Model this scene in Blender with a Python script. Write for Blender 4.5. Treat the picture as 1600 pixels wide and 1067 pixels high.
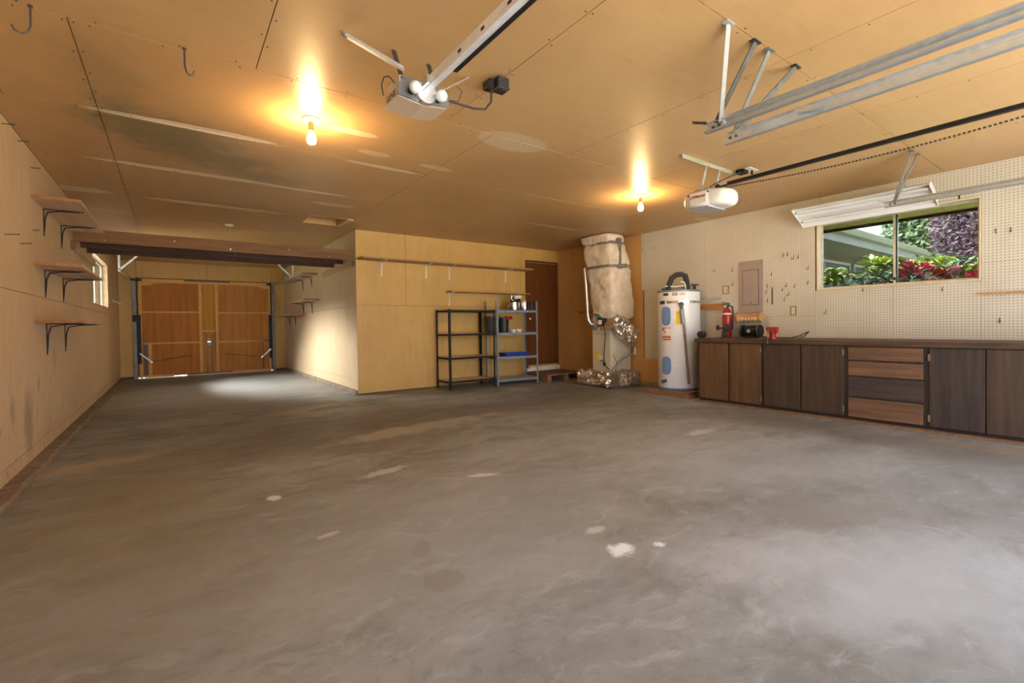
import bpy, bmesh, math, random
import numpy as np
from mathutils import Vector, Matrix, noise as mnoise
random.seed(7)
R = math.radians
scene = bpy.context.scene
COL = scene.collection
for _o in list(bpy.data.objects):
    bpy.data.objects.remove(_o, do_unlink=True)

# ------------------------------------------------------------------ camera
CAM_H = 1.0
YAW, PITCH, ROLL = R(36.03), R(0.91), R(-0.82)
FPX, CX, CY = 727.4, 800.0, 519.6
_f0 = np.array([math.sin(YAW), math.cos(YAW), 0.]); _r0 = np.array([math.cos(YAW), -math.sin(YAW), 0.]); _u0 = np.array([0, 0, 1.])
_f = math.cos(PITCH)*_f0 - math.sin(PITCH)*_u0
_u = math.sin(PITCH)*_f0 + math.cos(PITCH)*_u0
_r = math.cos(ROLL)*_r0 + math.sin(ROLL)*_u
_u2 = -math.sin(ROLL)*_r0 + math.cos(ROLL)*_u
_r2 = math.cos(ROLL)*_r0 + math.sin(ROLL)*_u
cd = bpy.data.cameras.new('camera')
cd.sensor_width = 36.0
cd.lens = FPX/1600*36.0
cd.shift_y = -(533.5-CY)/1600
cd.clip_start = 0.05
cam = bpy.data.objects.new('camera', cd)
COL.objects.link(cam)
cam.matrix_world = Matrix(((_r2[0], _u2[0], -_f[0], 0), (_r2[1], _u2[1], -_f[1], 0), (_r2[2], _u2[2], -_f[2], CAM_H), (0, 0, 0, 1)))
scene.camera = cam

def on(ax, v, x, y):
    """point where the sight line of photo pixel (x, y) meets the plane axis ax = v"""
    d = (x-CX)/FPX*_r2 - (y-CY)/FPX*_u2 + _f
    o = np.array([0, 0, CAM_H])
    t = (v-o[ax])/d[ax]
    return o + t*d

# ------------------------------------------------------------------ light
world = bpy.data.worlds.new('world'); scene.world = world
world.use_nodes = True
wn = world.node_tree.nodes; wl = world.node_tree.links
bg = wn['Background']
tc = wn.new('ShaderNodeTexCoord'); sx = wn.new('ShaderNodeSeparateXYZ'); cr = wn.new('ShaderNodeValToRGB')
wl.new(tc.outputs['Generated'], sx.inputs[0]); wl.new(sx.outputs['Z'], cr.inputs[0]); wl.new(cr.outputs[0], bg.inputs[0])
cr.color_ramp.elements[0].position = 0.0; cr.color_ramp.elements[0].color = (0.86, 0.92, 1.0, 1)
cr.color_ramp.elements[1].position = 0.9; cr.color_ramp.elements[1].color = (0.52, 0.70, 1.0, 1)
bg.inputs[1].default_value = 1.9

sd = bpy.data.lights.new('sun', 'SUN'); sd.energy = 40.0; sd.angle = R(78); sd.color = (1.0, 0.97, 0.93)
sun = bpy.data.objects.new('sun', sd); COL.objects.link(sun)
_sd = Vector((0.85, -0.34, -1.05)).normalized()
sun.rotation_euler = _sd.to_track_quat('-Z', 'Y').to_euler()
sun.location = (-6, 4, 9)

vs = scene.view_settings
vs.view_transform = 'Standard'; vs.look = 'None'; vs.gamma = 1.0; vs.use_curve_mapping = False
vs.exposure = 1.65
scene.cycles.use_denoising = True
scene.cycles.max_bounces = 10
scene.cycles.diffuse_bounces = 8
scene.cycles.sample_clamp_indirect = 6.0

# ------------------------------------------------------------------ mesh helpers
class MB:
    def __init__(s): s.v = []; s.f = []
    def add(s, vs_, fs):
        k = len(s.v); s.v += [tuple(p) for p in vs_]; s.f += [tuple(i+k for i in f) for f in fs]; return s
    def box(s, x0, x1, y0, y1, z0, z1):
        if x0 > x1: x0, x1 = x1, x0
        if y0 > y1: y0, y1 = y1, y0
        if z0 > z1: z0, z1 = z1, z0
        return s.add([(x0,y0,z0),(x1,y0,z0),(x1,y1,z0),(x0,y1,z0),(x0,y0,z1),(x1,y0,z1),(x1,y1,z1),(x0,y1,z1)],
                     [(0,3,2,1),(4,5,6,7),(0,1,5,4),(1,2,6,5),(2,3,7,6),(3,0,4,7)])
    def bar(s, p0, p1, w, h, up=(0, 0, 1)):
        """rectangular bar from p0 to p1, w across, h along up"""
        p0 = Vector(p0); p1 = Vector(p1); d = (p1-p0).normalized(); up = Vector(up)
        a = d.cross(up)
        if a.length < 1e-4: a = d.cross(Vector((1, 0, 0)))
        a.normalize(); b = a.cross(d).normalized()
        a = a*w/2; b = b*h/2
        return s.add([p0-a-b, p0+a-b, p0+a+b, p0-a+b, p1-a-b, p1+a-b, p1+a+b, p1-a+b],
                     [(0,3,2,1),(4,5,6,7),(0,1,5,4),(1,2,6,5),(2,3,7,6),(3,0,4,7)])
    def cyl(s, p0, p1, r0, r1=None, n=16, caps=True):
        r1 = r0 if r1 is None else r1
        p0 = Vector(p0); p1 = Vector(p1); d = (p1-p0).normalized()
        a = d.cross(Vector((0, 0, 1)))
        if a.length < 1e-4: a = Vector((1, 0, 0))
        a.normalize(); b = d.cross(a)
        vs_ = []
        for p, r in ((p0, r0), (p1, r1)):
            for i in range(n):
                t = 2*math.pi*i/n; vs_.append(p+a*math.cos(t)*r+b*math.sin(t)*r)
        fs = [(i, (i+1) % n, n+(i+1) % n, n+i) for i in range(n)]
        if caps: fs += [tuple(range(n))[::-1], tuple(range(n, 2*n))]
        return s.add(vs_, fs)
    def tube(s, pts, r, n=8, closed=False):
        pts = [Vector(p) for p in pts]; m = len(pts); vs_ = []
        prev = None
        for i, p in enumerate(pts):
            d = (pts[min(i+1, m-1)]-pts[max(i-1, 0)]).normalized()
            if prev is None:
                a = d.cross(Vector((0, 0, 1)))
                if a.length < 1e-3: a = d.cross(Vector((1, 0, 0)))
            else:
                a = prev - d*prev.dot(d)
            a.normalize(); prev = a; b = d.cross(a)
            rr = r[i] if isinstance(r, (list, tuple)) else r
            for k in range(n):
                t = 2*math.pi*k/n; vs_.append(p+a*math.cos(t)*rr+b*math.sin(t)*rr)
        fs = []
        for i in range(m-1):
            for k in range(n):
                fs.append((i*n+k, i*n+(k+1) % n, (i+1)*n+(k+1) % n, (i+1)*n+k))
        fs += [tuple(range(n))[::-1], tuple(range((m-1)*n, m*n))]
        return s.add(vs_, fs)
    def lathe(s, c, prof, n=24, axis='z'):
        vs_ = []; m = len(prof)
        for r, h in prof:
            for k in range(n):
                t = 2*math.pi*k/n; a, b = r*math.cos(t), r*math.sin(t)
                p = {'z': (a, b, h), 'x': (h, a, b), 'y': (b, h, a)}[axis]
                vs_.append((c[0]+p[0], c[1]+p[1], c[2]+p[2]))
        fs = [(i*n+k, i*n+(k+1) % n, (i+1)*n+(k+1) % n, (i+1)*n+k) for i in range(m-1) for k in range(n)]
        fs += [tuple(range(n))[::-1], tuple(range((m-1)*n, m*n))]
        return s.add(vs_, fs)
    def prism(s, poly, ax, a0, a1):
        """poly: 2-d points in the two other axes (in x,y,z order), extruded along ax"""
        def P(p, a):
            q = list(p); q.insert(ax, a); return q
        n = len(poly)
        return s.add([P(p, a0) for p in poly]+[P(p, a1) for p in poly],
                     [tuple(range(n))[::-1], tuple(range(n, 2*n))]+[(i, (i+1) % n, n+(i+1) % n, n+i) for i in range(n)])
    def loft(s, secs, caps=True):
        n = len(secs[0]); m = len(secs)
        fs = [(i*n+k, i*n+(k+1) % n, (i+1)*n+(k+1) % n, (i+1)*n+k) for i in range(m-1) for k in range(n)]
        if caps: fs += [tuple(range(n))[::-1], tuple(range((m-1)*n, m*n))]
        return s.add([p for q in secs for p in q], fs)
    def sphere(s, c, r, n=16, m=10, sz=1.0):
        prof = [(max(1e-4, r*math.sin(math.pi*i/m)), -r*sz*math.cos(math.pi*i/m)) for i in range(m+1)]
        return s.lathe(c, prof, n)
    def build(s, name, mat, parent=None, smooth=None, bevel=0.0, loc=None):
        me = bpy.data.meshes.new(name)
        o = bpy.data.objects.new(name, me)
        off = Vector((0, 0, 0)) if loc is None else Vector(loc)
        if parent is not None:
            o.parent = parent
            base = wloc(parent)
        else:
            base = Vector((0, 0, 0))
        o.location = off
        t = base+off
        me.from_pydata([(p[0]-t.x, p[1]-t.y, p[2]-t.z) for p in s.v], [], s.f)
        bm = bmesh.new(); bm.from_mesh(me); bmesh.ops.recalc_face_normals(bm, faces=bm.faces); bm.to_mesh(me); bm.free()
        me.materials.append(mat)
        if smooth:
            me.polygons.foreach_set('use_smooth', [True]*len(me.polygons))
            me.set_sharp_from_angle(angle=R(smooth))
        if bevel:
            b = o.modifiers.new('bevel', 'BEVEL'); b.width = bevel; b.segments = 2; b.limit_method = 'ANGLE'; b.angle_limit = R(50)
        me.update()
        COL.objects.link(o)
        return o

def wloc(o):
    p = Vector((0, 0, 0))
    while o is not None:
        p = p + Vector(o.location); o = o.parent
    return p

def tag(o, label=None, cat=None, group=None, kind=None):
    if label: o['label'] = label
    if cat: o['category'] = cat
    if group: o['group'] = group
    if kind: o['kind'] = kind
    return o

def thing(name, label, cat, loc, group=None):
    o = bpy.data.objects.new(name, None); o.empty_display_size = 0.1
    o.location = loc; COL.objects.link(o)
    return tag(o, label, cat, group)

def part(parent, name, mat, fn, smooth=None, bevel=0.0, label=None):
    m = MB(); fn(m)
    o = m.build(name, mat, parent, smooth, bevel)
    if label: o['label'] = label
    return o

def text_part(parent, name, body, mat, size, origin, xdir, ydir, depth=0.0015, bold=0.0):
    cu = bpy.data.curves.new(name, 'FONT'); cu.body = body; cu.size = size; cu.extrude = depth; cu.offset = bold; cu.align_x = 'CENTER'; cu.align_y = 'CENTER'
    tmp = bpy.data.objects.new(name+'_tmp', cu); COL.objects.link(tmp)
    dg = bpy.context.evaluated_depsgraph_get()
    me = bpy.data.meshes.new_from_object(tmp.evaluated_get(dg))
    bpy.data.objects.remove(tmp, do_unlink=True); bpy.data.curves.remove(cu)
    X = Vector(xdir).normalized(); Y = Vector(ydir); Y = (Y-X*Y.dot(X)).normalized(); Z = X.cross(Y)
    base = wloc(parent)
    for v in me.vertices:
        p = Vector(origin)+X*v.co.x+Y*v.co.y+Z*v.co.z
        v.co = p-base
    me.materials.clear(); me.materials.append(mat); me.name = name
    o = bpy.data.objects.new(name, me); o.parent = parent; COL.objects.link(o)
    return o

# ------------------------------------------------------------------ materials
class NT:
    def __init__(s, name):
        s.m = bpy.data.materials.new(name); s.m.use_nodes = True
        s.t = s.m.node_tree; s.N = s.t.nodes; s.L = s.t.links
        s.bsdf = s.N['Principled BSDF']
        s.pos = s.N.new('ShaderNodeNewGeometry').outputs['Position']
    def put(s, sock, v):
        if hasattr(v, 'links') or isinstance(v, bpy.types.NodeSocket): s.L.new(v, sock)
        else:
            try: sock.default_value = v
            except Exception: sock.default_value = (*v, 1)
    def node(s, typ, *ins, **props):
        n = s.N.new(typ)
        for k, v in props.items(): setattr(n, k, v)
        for i, v in enumerate(ins):
            if v is not None: s.put(n.inputs[i], v)
        return n
    def math(s, op, a, b=0.0, clamp=False):
        return s.node('ShaderNodeMath', a, b, operation=op, use_clamp=clamp).outputs[0]
    def vmath(s, op, a, b):
        return s.node('ShaderNodeVectorMath', a, b, operation=op).outputs[0]
    def scale(s, v, sc, off=(0, 0, 0)):
        return s.vmath('ADD', s.vmath('MULTIPLY', v, sc), off)
    def noise(s, vec, sc, detail=4, rough=0.55, out=0):
        n = s.N.new('ShaderNodeTexNoise'); s.L.new(vec, n.inputs['Vector'])
        n.inputs['Scale'].default_value = sc; n.inputs['Detail'].default_value = detail; n.inputs['Roughness'].default_value = rough
        return n.outputs[out]
    def ramp(s, v, lo, hi):
        n = s.N.new('ShaderNodeMapRange'); n.interpolation_type = 'SMOOTHSTEP'
        s.put(n.inputs['Value'], v); n.inputs['From Min'].default_value = lo; n.inputs['From Max'].default_value = hi
        return n.outputs[0]
    def mix(s, f, a, b):
        n = s.N.new('ShaderNodeMix'); n.data_type = 'RGBA'
        s.put(n.inputs[0], f)
        for sock, v in ((n.inputs[6], a), (n.inputs[7], b)):
            if isinstance(v, (tuple, list)): sock.default_value = (*v[:3], 1)
            else: s.L.new(v, sock)
        return n.outputs[2]
    def sep(s, v):
        n = s.node('ShaderNodeSeparateXYZ', v); return n.outputs
    def comb(s, a, b, c):
        return s.node('ShaderNodeCombineXYZ', a, b, c).outputs[0]
    def blob(s, c, rad, ang=0.0, soft=0.45, wob=0.5, nsc=3.0, axes=(0, 1)):
        """soft irregular patch mask around c in the plane of two world axes"""
        o = s.sep(s.pos)
        u = s.math('SUBTRACT', o[axes[0]], c[0]); v = s.math('SUBTRACT', o[axes[1]], c[1])
        ca, sa = math.cos(ang), math.sin(ang)
        uu = s.math('DIVIDE', s.math('ADD', s.math('MULTIPLY', u, ca), s.math('MULTIPLY', v, sa)), rad[0])
        vv = s.math('DIVIDE', s.math('SUBTRACT', s.math('MULTIPLY', v, ca), s.math('MULTIPLY', u, sa)), rad[1])
        d = s.math('SQRT', s.math('ADD', s.math('MULTIPLY', uu, uu), s.math('MULTIPLY', vv, vv)))
        n = s.noise(s.pos, nsc, 5, 0.62)
        d = s.math('ADD', d, s.math('MULTIPLY', s.math('SUBTRACT', n, 0.5), wob*2))
        return s.math('SUBTRACT', 1.0, s.ramp(d, 1.0-soft, 1.0+soft))
    def done(s, color, rough=0.6, metal=0.0, bump=None, bstr=0.2, bdist=0.01, spec=None):
        s.put(s.bsdf.inputs['Base Color'], color if not isinstance(color, tuple) else (*color[:3], 1))
        s.put(s.bsdf.inputs['Roughness'], rough); s.bsdf.inputs['Metallic'].default_value = metal
        if spec is not None: s.bsdf.inputs['Specular IOR Level'].default_value = spec
        if bump is not None:
            b = s.N.new('ShaderNodeBump'); b.inputs['Strength'].default_value = bstr; b.inputs['Distance'].default_value = bdist
            s.L.new(bump, b.inputs['Height']); s.L.new(b.outputs[0], s.bsdf.inputs['Normal'])
        return s.m

def plain(name, c1, c2=None, sc=6.0, rough=0.5, metal=0.0, stretch=(1, 1, 1), bstr=0.0, spec=None, detail=5):
    t = NT(name)
    if c2 is None: c2 = tuple(x*0.8 for x in c1)
    v = t.scale(t.pos, stretch)
    n = t.noise(v, sc, detail, 0.6)
    col = t.mix(t.ramp(n, 0.3, 0.7), c1, c2)
    return t.done(col, rough, metal, n if bstr else None, bstr, 0.01, spec)

def wood(name, c1, c2, along=0, rough=0.6, fine=1.0, spec=0.3):
    """grain running along one world axis"""
    t = NT(name)
    st = [9.0*fine]*3; st[along] = 0.6*fine
    v = t.scale(t.pos, tuple(st))
    w = t.noise(v, 3.0, 6, 0.65); w2 = t.noise(t.scale(t.pos, tuple(x*4 for x in st)), 4.0, 3, 0.6)
    col = t.mix(t.ramp(w, 0.3, 0.72), c1, c2)
    col = t.mix(t.math('MULTIPLY', t.ramp(w2, 0.5, 0.8), 0.35), col, tuple(x*0.55 for x in c2))
    return t.done(col, rough, 0.0, w, 0.08, 0.005, spec)

M = {}
M['galv'] = plain('galvanised_steel', (0.76, 0.81, 0.86), (0.66, 0.71, 0.76), 40, 0.27, 0.85)
M['galv_dark'] = plain('dark_steel', (0.10, 0.10, 0.10), (0.06, 0.055, 0.05), 20, 0.45, 0.6)
M['steel'] = plain('bright_steel', (0.72, 0.72, 0.72), (0.6, 0.6, 0.6), 20, 0.2, 1.0)
M['black'] = plain('black_metal', (0.012, 0.012, 0.013), (0.008, 0.008, 0.009), 12, 0.5, spec=0.3)
M['blackplastic'] = plain('black_plastic', (0.02, 0.02, 0.022), None, 10, 0.5)
M['blue_grey'] = plain('blue_grey_metal', (0.23, 0.265, 0.31), (0.18, 0.21, 0.25), 8, 0.4, 0.2)
M['white'] = plain('white_enamel', (0.80, 0.80, 0.80), (0.74, 0.74, 0.75), 3, 0.3)
M['white_flat'] = plain('white_paint', (0.78, 0.76, 0.72), (0.66, 0.63, 0.58), 8, 0.6)
M['red'] = plain('red_paint', (0.34, 0.010, 0.009), (0.27, 0.008, 0.008), 10, 0.35)
M['yellow'] = plain('yellow_label', (0.85, 0.62, 0.02), (0.78, 0.55, 0.02), 30, 0.5)
M['ink'] = plain('dark_ink', (0.03, 0.03, 0.03), None, 10, 0.6)
M['redink'] = plain('red_ink', (0.36, 0.012, 0.012), None, 10, 0.5)
M['paper'] = plain('label_paper', (0.80, 0.77, 0.70), (0.74, 0.70, 0.62), 40, 0.6)
M['blue'] = plain('blue_plastic', (0.01, 0.07, 0.42), (0.01, 0.05, 0.33), 10, 0.35)
M['ceramic'] = plain('white_ceramic', (0.82, 0.80, 0.74), None, 5, 0.25)
M['slate'] = plain('grey_plastic', (0.055, 0.06, 0.07), (0.04, 0.045, 0.05), 6, 0.45)
M['lightblue'] = plain('blue_enamel', (0.16, 0.27, 0.50), (0.14, 0.24, 0.46), 4, 0.32)
M['putty'] = plain('putty_enamel', (0.34, 0.265, 0.235), (0.30, 0.235, 0.21), 5, 0.45)
M['beige'] = plain('beige_enamel', (0.60, 0.56, 0.44), (0.55, 0.50, 0.39), 3, 0.4)
M['copper'] = plain('old_copper', (0.36, 0.16, 0.10), (0.20, 0.11, 0.09), 14, 0.4, 0.7)
M['foam'] = plain('black_foam', (0.045, 0.042, 0.04), (0.03, 0.028, 0.027), 40, 0.9)
M['wrap'] = plain('canvas_wrap', (0.74, 0.64, 0.51), (0.60, 0.49, 0.37), 9, 0.85, bstr=0.7)
M['tape'] = plain('duct_tape', (0.24, 0.23, 0.20), (0.17, 0.16, 0.14), 12, 0.4, 0.2)
M['kerb'] = plain('kerb_concrete', (0.27, 0.215, 0.15), (0.17, 0.12, 0.075), 9, 0.85, bstr=0.4)
M['rubber'] = plain('rubber', (0.03, 0.03, 0.03), None, 10, 0.7)
M['dark'] = plain('dark_gap', (0.03, 0.022, 0.015), None, 5, 0.9)
def foil_mat():
    t = NT('crinkled_foil'); n = t.noise(t.pos, 38, 6, 0.7)
    n2 = t.noise(t.pos, 9, 4, 0.6)
    return t.done(t.mix(n2, (0.88, 0.83, 0.76), (0.74, 0.67, 0.58)), 0.2, 0.95, n, 0.5, 0.01)
M['foil'] = foil_mat()
# panels, boards and timber
M['joist'] = wood('aged_fir', (0.23, 0.115, 0.045), (0.15, 0.070, 0.028), 0, 0.65)
M['joist_y'] = wood('fir_ledger', (0.55, 0.40, 0.24), (0.40, 0.26, 0.14), 1, 0.7)
M['joist_dark'] = wood('dark_stained_fir', (0.075, 0.030, 0.015), (0.05, 0.022, 0.012), 0, 0.6)
M['shelf_y'] = wood('pine_shelf', (0.66, 0.50, 0.36), (0.54, 0.37, 0.24), 1, 0.6)
M['shelf_edge'] = wood('stained_board', (0.36, 0.16, 0.06), (0.25, 0.10, 0.035), 1, 0.55)
M['shelf_x'] = wood('painted_shelf', (0.46, 0.28, 0.12), (0.36, 0.20, 0.08), 0, 0.55)
M['door_ply'] = wood('orange_plywood', (0.52, 0.20, 0.045), (0.38, 0.13, 0.028), 2, 0.6, 0.5, 0.15)
M['door_rail'] = wood('orange_pine', (0.76, 0.45, 0.16), (0.66, 0.36, 0.11), 0, 0.6, 1.0, 0.15)
M['door_brown'] = wood('brown_veneer', (0.16, 0.052, 0.012), (0.115, 0.036, 0.009), 2, 0.35, 0.5, 0.4)
M['cab_a'] = wood('walnut_stain_warm', (0.155, 0.085, 0.040), (0.080, 0.045, 0.023), 2, 0.5, 0.8)
M['cab_b'] = wood('walnut_stain_dark', (0.082, 0.050, 0.033), (0.046, 0.030, 0.021), 2, 0.5, 0.8)
M['cab_c'] = wood('walnut_stain_grey', (0.064, 0.047, 0.041), (0.035, 0.027, 0.025), 2, 0.5, 0.8)
M['drawer_a'] = wood('drawer_stain_warm', (0.20, 0.108, 0.060), (0.10, 0.056, 0.035), 1, 0.5, 0.8)
M['drawer_b'] = wood('drawer_stain_grey', (0.075, 0.056, 0.050), (0.042, 0.031, 0.029), 1, 0.5, 0.8)
M['cab_frame'] = wood('cabinet_frame', (0.060, 0.042, 0.034), (0.036, 0.026, 0.022), 2, 0.55)
M['counter'] = wood('worn_counter', (0.105, 0.060, 0.035), (0.05, 0.030, 0.020), 1, 0.5)
M['pallet'] = wood('old_pallet_board', (0.26, 0.15, 0.08), (0.17, 0.09, 0.045), 0, 0.75)
M['peg_wood'] = wood('bare_dowel', (0.58, 0.34, 0.16), (0.46, 0.25, 0.10), 1, 0.5)
M['orange_board'] = wood('orange_board', (0.50, 0.21, 0.06), (0.36, 0.14, 0.04), 1, 0.5)

# ------------------------------------------------------------------ surface materials
LW, AR, BW, RW, EW, FR, CEIL = -0.885, 2.186, 6.877, 6.15, 12.3, -0.95, 2.44

def painted_ply(name, c1, c2, dirt, rough=0.5, stretch=(5, 5, 0.7), dirt_amt=0.5, low=False):
    t = NT(name)
    n1 = t.noise(t.pos, 0.9, 4, 0.6)
    n2 = t.noise(t.scale(t.pos, stretch), 3.0, 6, 0.65)
    n3 = t.noise(t.scale(t.pos, (1, 1, 0.6)), 14.0, 5, 0.75)
    col = t.mix(t.ramp(n1, 0.3, 0.7), c1, c2)
    col = t.mix(t.math('MULTIPLY', t.ramp(n2, 0.45, 0.75), 0.35), col, tuple(x*0.72 for x in c2))
    spots = t.math('MULTIPLY', t.ramp(n3, 0.63, 0.72), dirt_amt)
    col = t.mix(spots, col, dirt)
    pale = t.noise(t.scale(t.pos, (1, 1, 0.8)), 23.0, 3, 0.6)
    col = t.mix(t.math('MULTIPLY', t.ramp(pale, 0.72, 0.76), 0.5), col, (0.75, 0.66, 0.5))
    return t, col, n2, rough

def fin(t, col, n2, rough, bstr=0.06):
    return t.done(col, rough, 0.0, n2, bstr, 0.004, 0.4)

def left_wall():
    t, col, n2, rough = painted_ply('cream_plywood', (0.63, 0.455, 0.285), (0.55, 0.385, 0.225), (0.22, 0.13, 0.08), 0.5, dirt_amt=0.7)
    o = t.sep(t.pos)
    lowm = t.math('SUBTRACT', 1.0, t.ramp(o[2], 0.3, 1.35))
    mk = t.noise(t.scale(t.pos, (1, 1, 0.45)), 19.0, 5, 0.75)
    col = t.mix(t.math('MULTIPLY', t.math('MULTIPLY', t.ramp(mk, 0.56, 0.66), lowm), 0.65), col, (0.24, 0.15, 0.10))
    for (px, py, ry, rz, amt) in ((45, 660, 0.12, 0.22, 0.7), (20, 640, 0.05, 0.10, 0.6), (85, 560, 0.05, 0.08, 0.5), (60, 600, 0.04, 0.06, 0.6)):
        p = on(0, LW, px, py)
        m = t.blob((p[1], p[2]), (ry, rz), 0.0, 0.6, 0.9, 9.0, (1, 2))
        col = t.mix(t.math('MULTIPLY', m, amt), col, (0.24, 0.17, 0.125))
    return fin(t, col, n2, rough)
M['wall_left'] = left_wall()
M['wall_back'] = fin(*painted_ply('mustard_plywood', (0.62, 0.39, 0.125), (0.55, 0.33, 0.10), (0.30, 0.19, 0.09), 0.5, dirt_amt=0.3))
M['wall_alcove'] = fin(*painted_ply('pale_plywood', (0.66, 0.51, 0.33), (0.58, 0.43, 0.26), (0.35, 0.24, 0.13), 0.5, dirt_amt=0.25))
M['wall_tan'] = fin(*painted_ply('tan_plywood', (0.58, 0.33, 0.12), (0.50, 0.27, 0.09), (0.25, 0.14, 0.07), 0.45, dirt_amt=0.3))
M['core'] = plain('wall_core', (0.16, 0.10, 0.055), None, 4, 0.9)
M['core_light'] = plain('wall_core_light', (0.36, 0.24, 0.13), None, 4, 0.9)

# ceiling: semi-gloss tan paint, peeled strips along seams, one mouldy area
def ceiling_mat():
    t = NT('tan_ceiling_paint')
    n1 = t.noise(t.pos, 0.7, 4, 0.6); n2 = t.noise(t.scale(t.pos, (1.0, 6, 1)), 4.0, 6, 0.65)
    col = t.mix(t.ramp(n1, 0.3, 0.7), (0.56, 0.355, 0.158), (0.485, 0.295, 0.126))
    col = t.mix(t.math('MULTIPLY', t.ramp(n2, 0.48, 0.75), 0.3), col, (0.42, 0.26, 0.12))
    def C(px, py): p = on(2, CEIL, px, py); return (p[0], p[1])
    # mould
    for (px, py, rx, ry, ang, amt) in ((255, 205, 0.42, 0.30, 0.2, 0.85), (330, 245, 0.45, 0.22, 0.15, 0.7), (400, 275, 0.40, 0.16, 0.1, 0.5), (165, 130, 0.16, 0.5, 0.0, 0.35)):
        m = t.blob(C(px, py), (rx, ry), ang, 0.6, 0.9, 6.0)
        col = t.mix(t.math('MULTIPLY', m, amt), col, (0.20, 0.17, 0.085))
    # peeled or filled pale strips (px centre, half length, half width)
    for (px, py, rx, ry, amt) in ((330, 205, 0.42, 0.05, 0.8), (240, 188, 0.35, 0.04, 0.6), (300, 270, 0.75, 0.05, 0.65), (480, 298, 0.45, 0.04, 0.55), (600, 262, 0.35, 0.035, 0.7),
                              (340, 322, 0.7, 0.07, 0.5), (120, 295, 0.28, 0.10, 0.5), (520, 320, 0.25, 0.06, 0.5), (870, 355, 0.55, 0.05, 0.5), (1110, 345, 0.35, 0.10, 0.35), (800, 222, 0.3, 0.16, 0.30),
                              (555, 207, 0.18, 0.05, 0.5), (585, 240, 0.14, 0.05, 0.45), (680, 262, 0.16, 0.05, 0.4)):
        m = t.blob(C(px, py), (rx, ry), 0.0, 0.12, 0.35, 4.0)
        col = t.mix(t.math('MULTIPLY', m, min(1, amt*1.25)), col, (0.80, 0.69, 0.50))
    fl = t.noise(t.scale(t.pos, (1, 2.2, 1)), 16.0, 4, 0.7)
    col = t.mix(t.math('MULTIPLY', t.ramp(fl, 0.71, 0.75), 0.45), col, (0.74, 0.60, 0.42))
    return t.done(col, t.math('ADD', 0.32, t.math('MULTIPLY', n2, 0.12)), 0.0, n1, 0.10, 0.05, 0.5)
M['ceiling'] = ceiling_mat()

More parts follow.
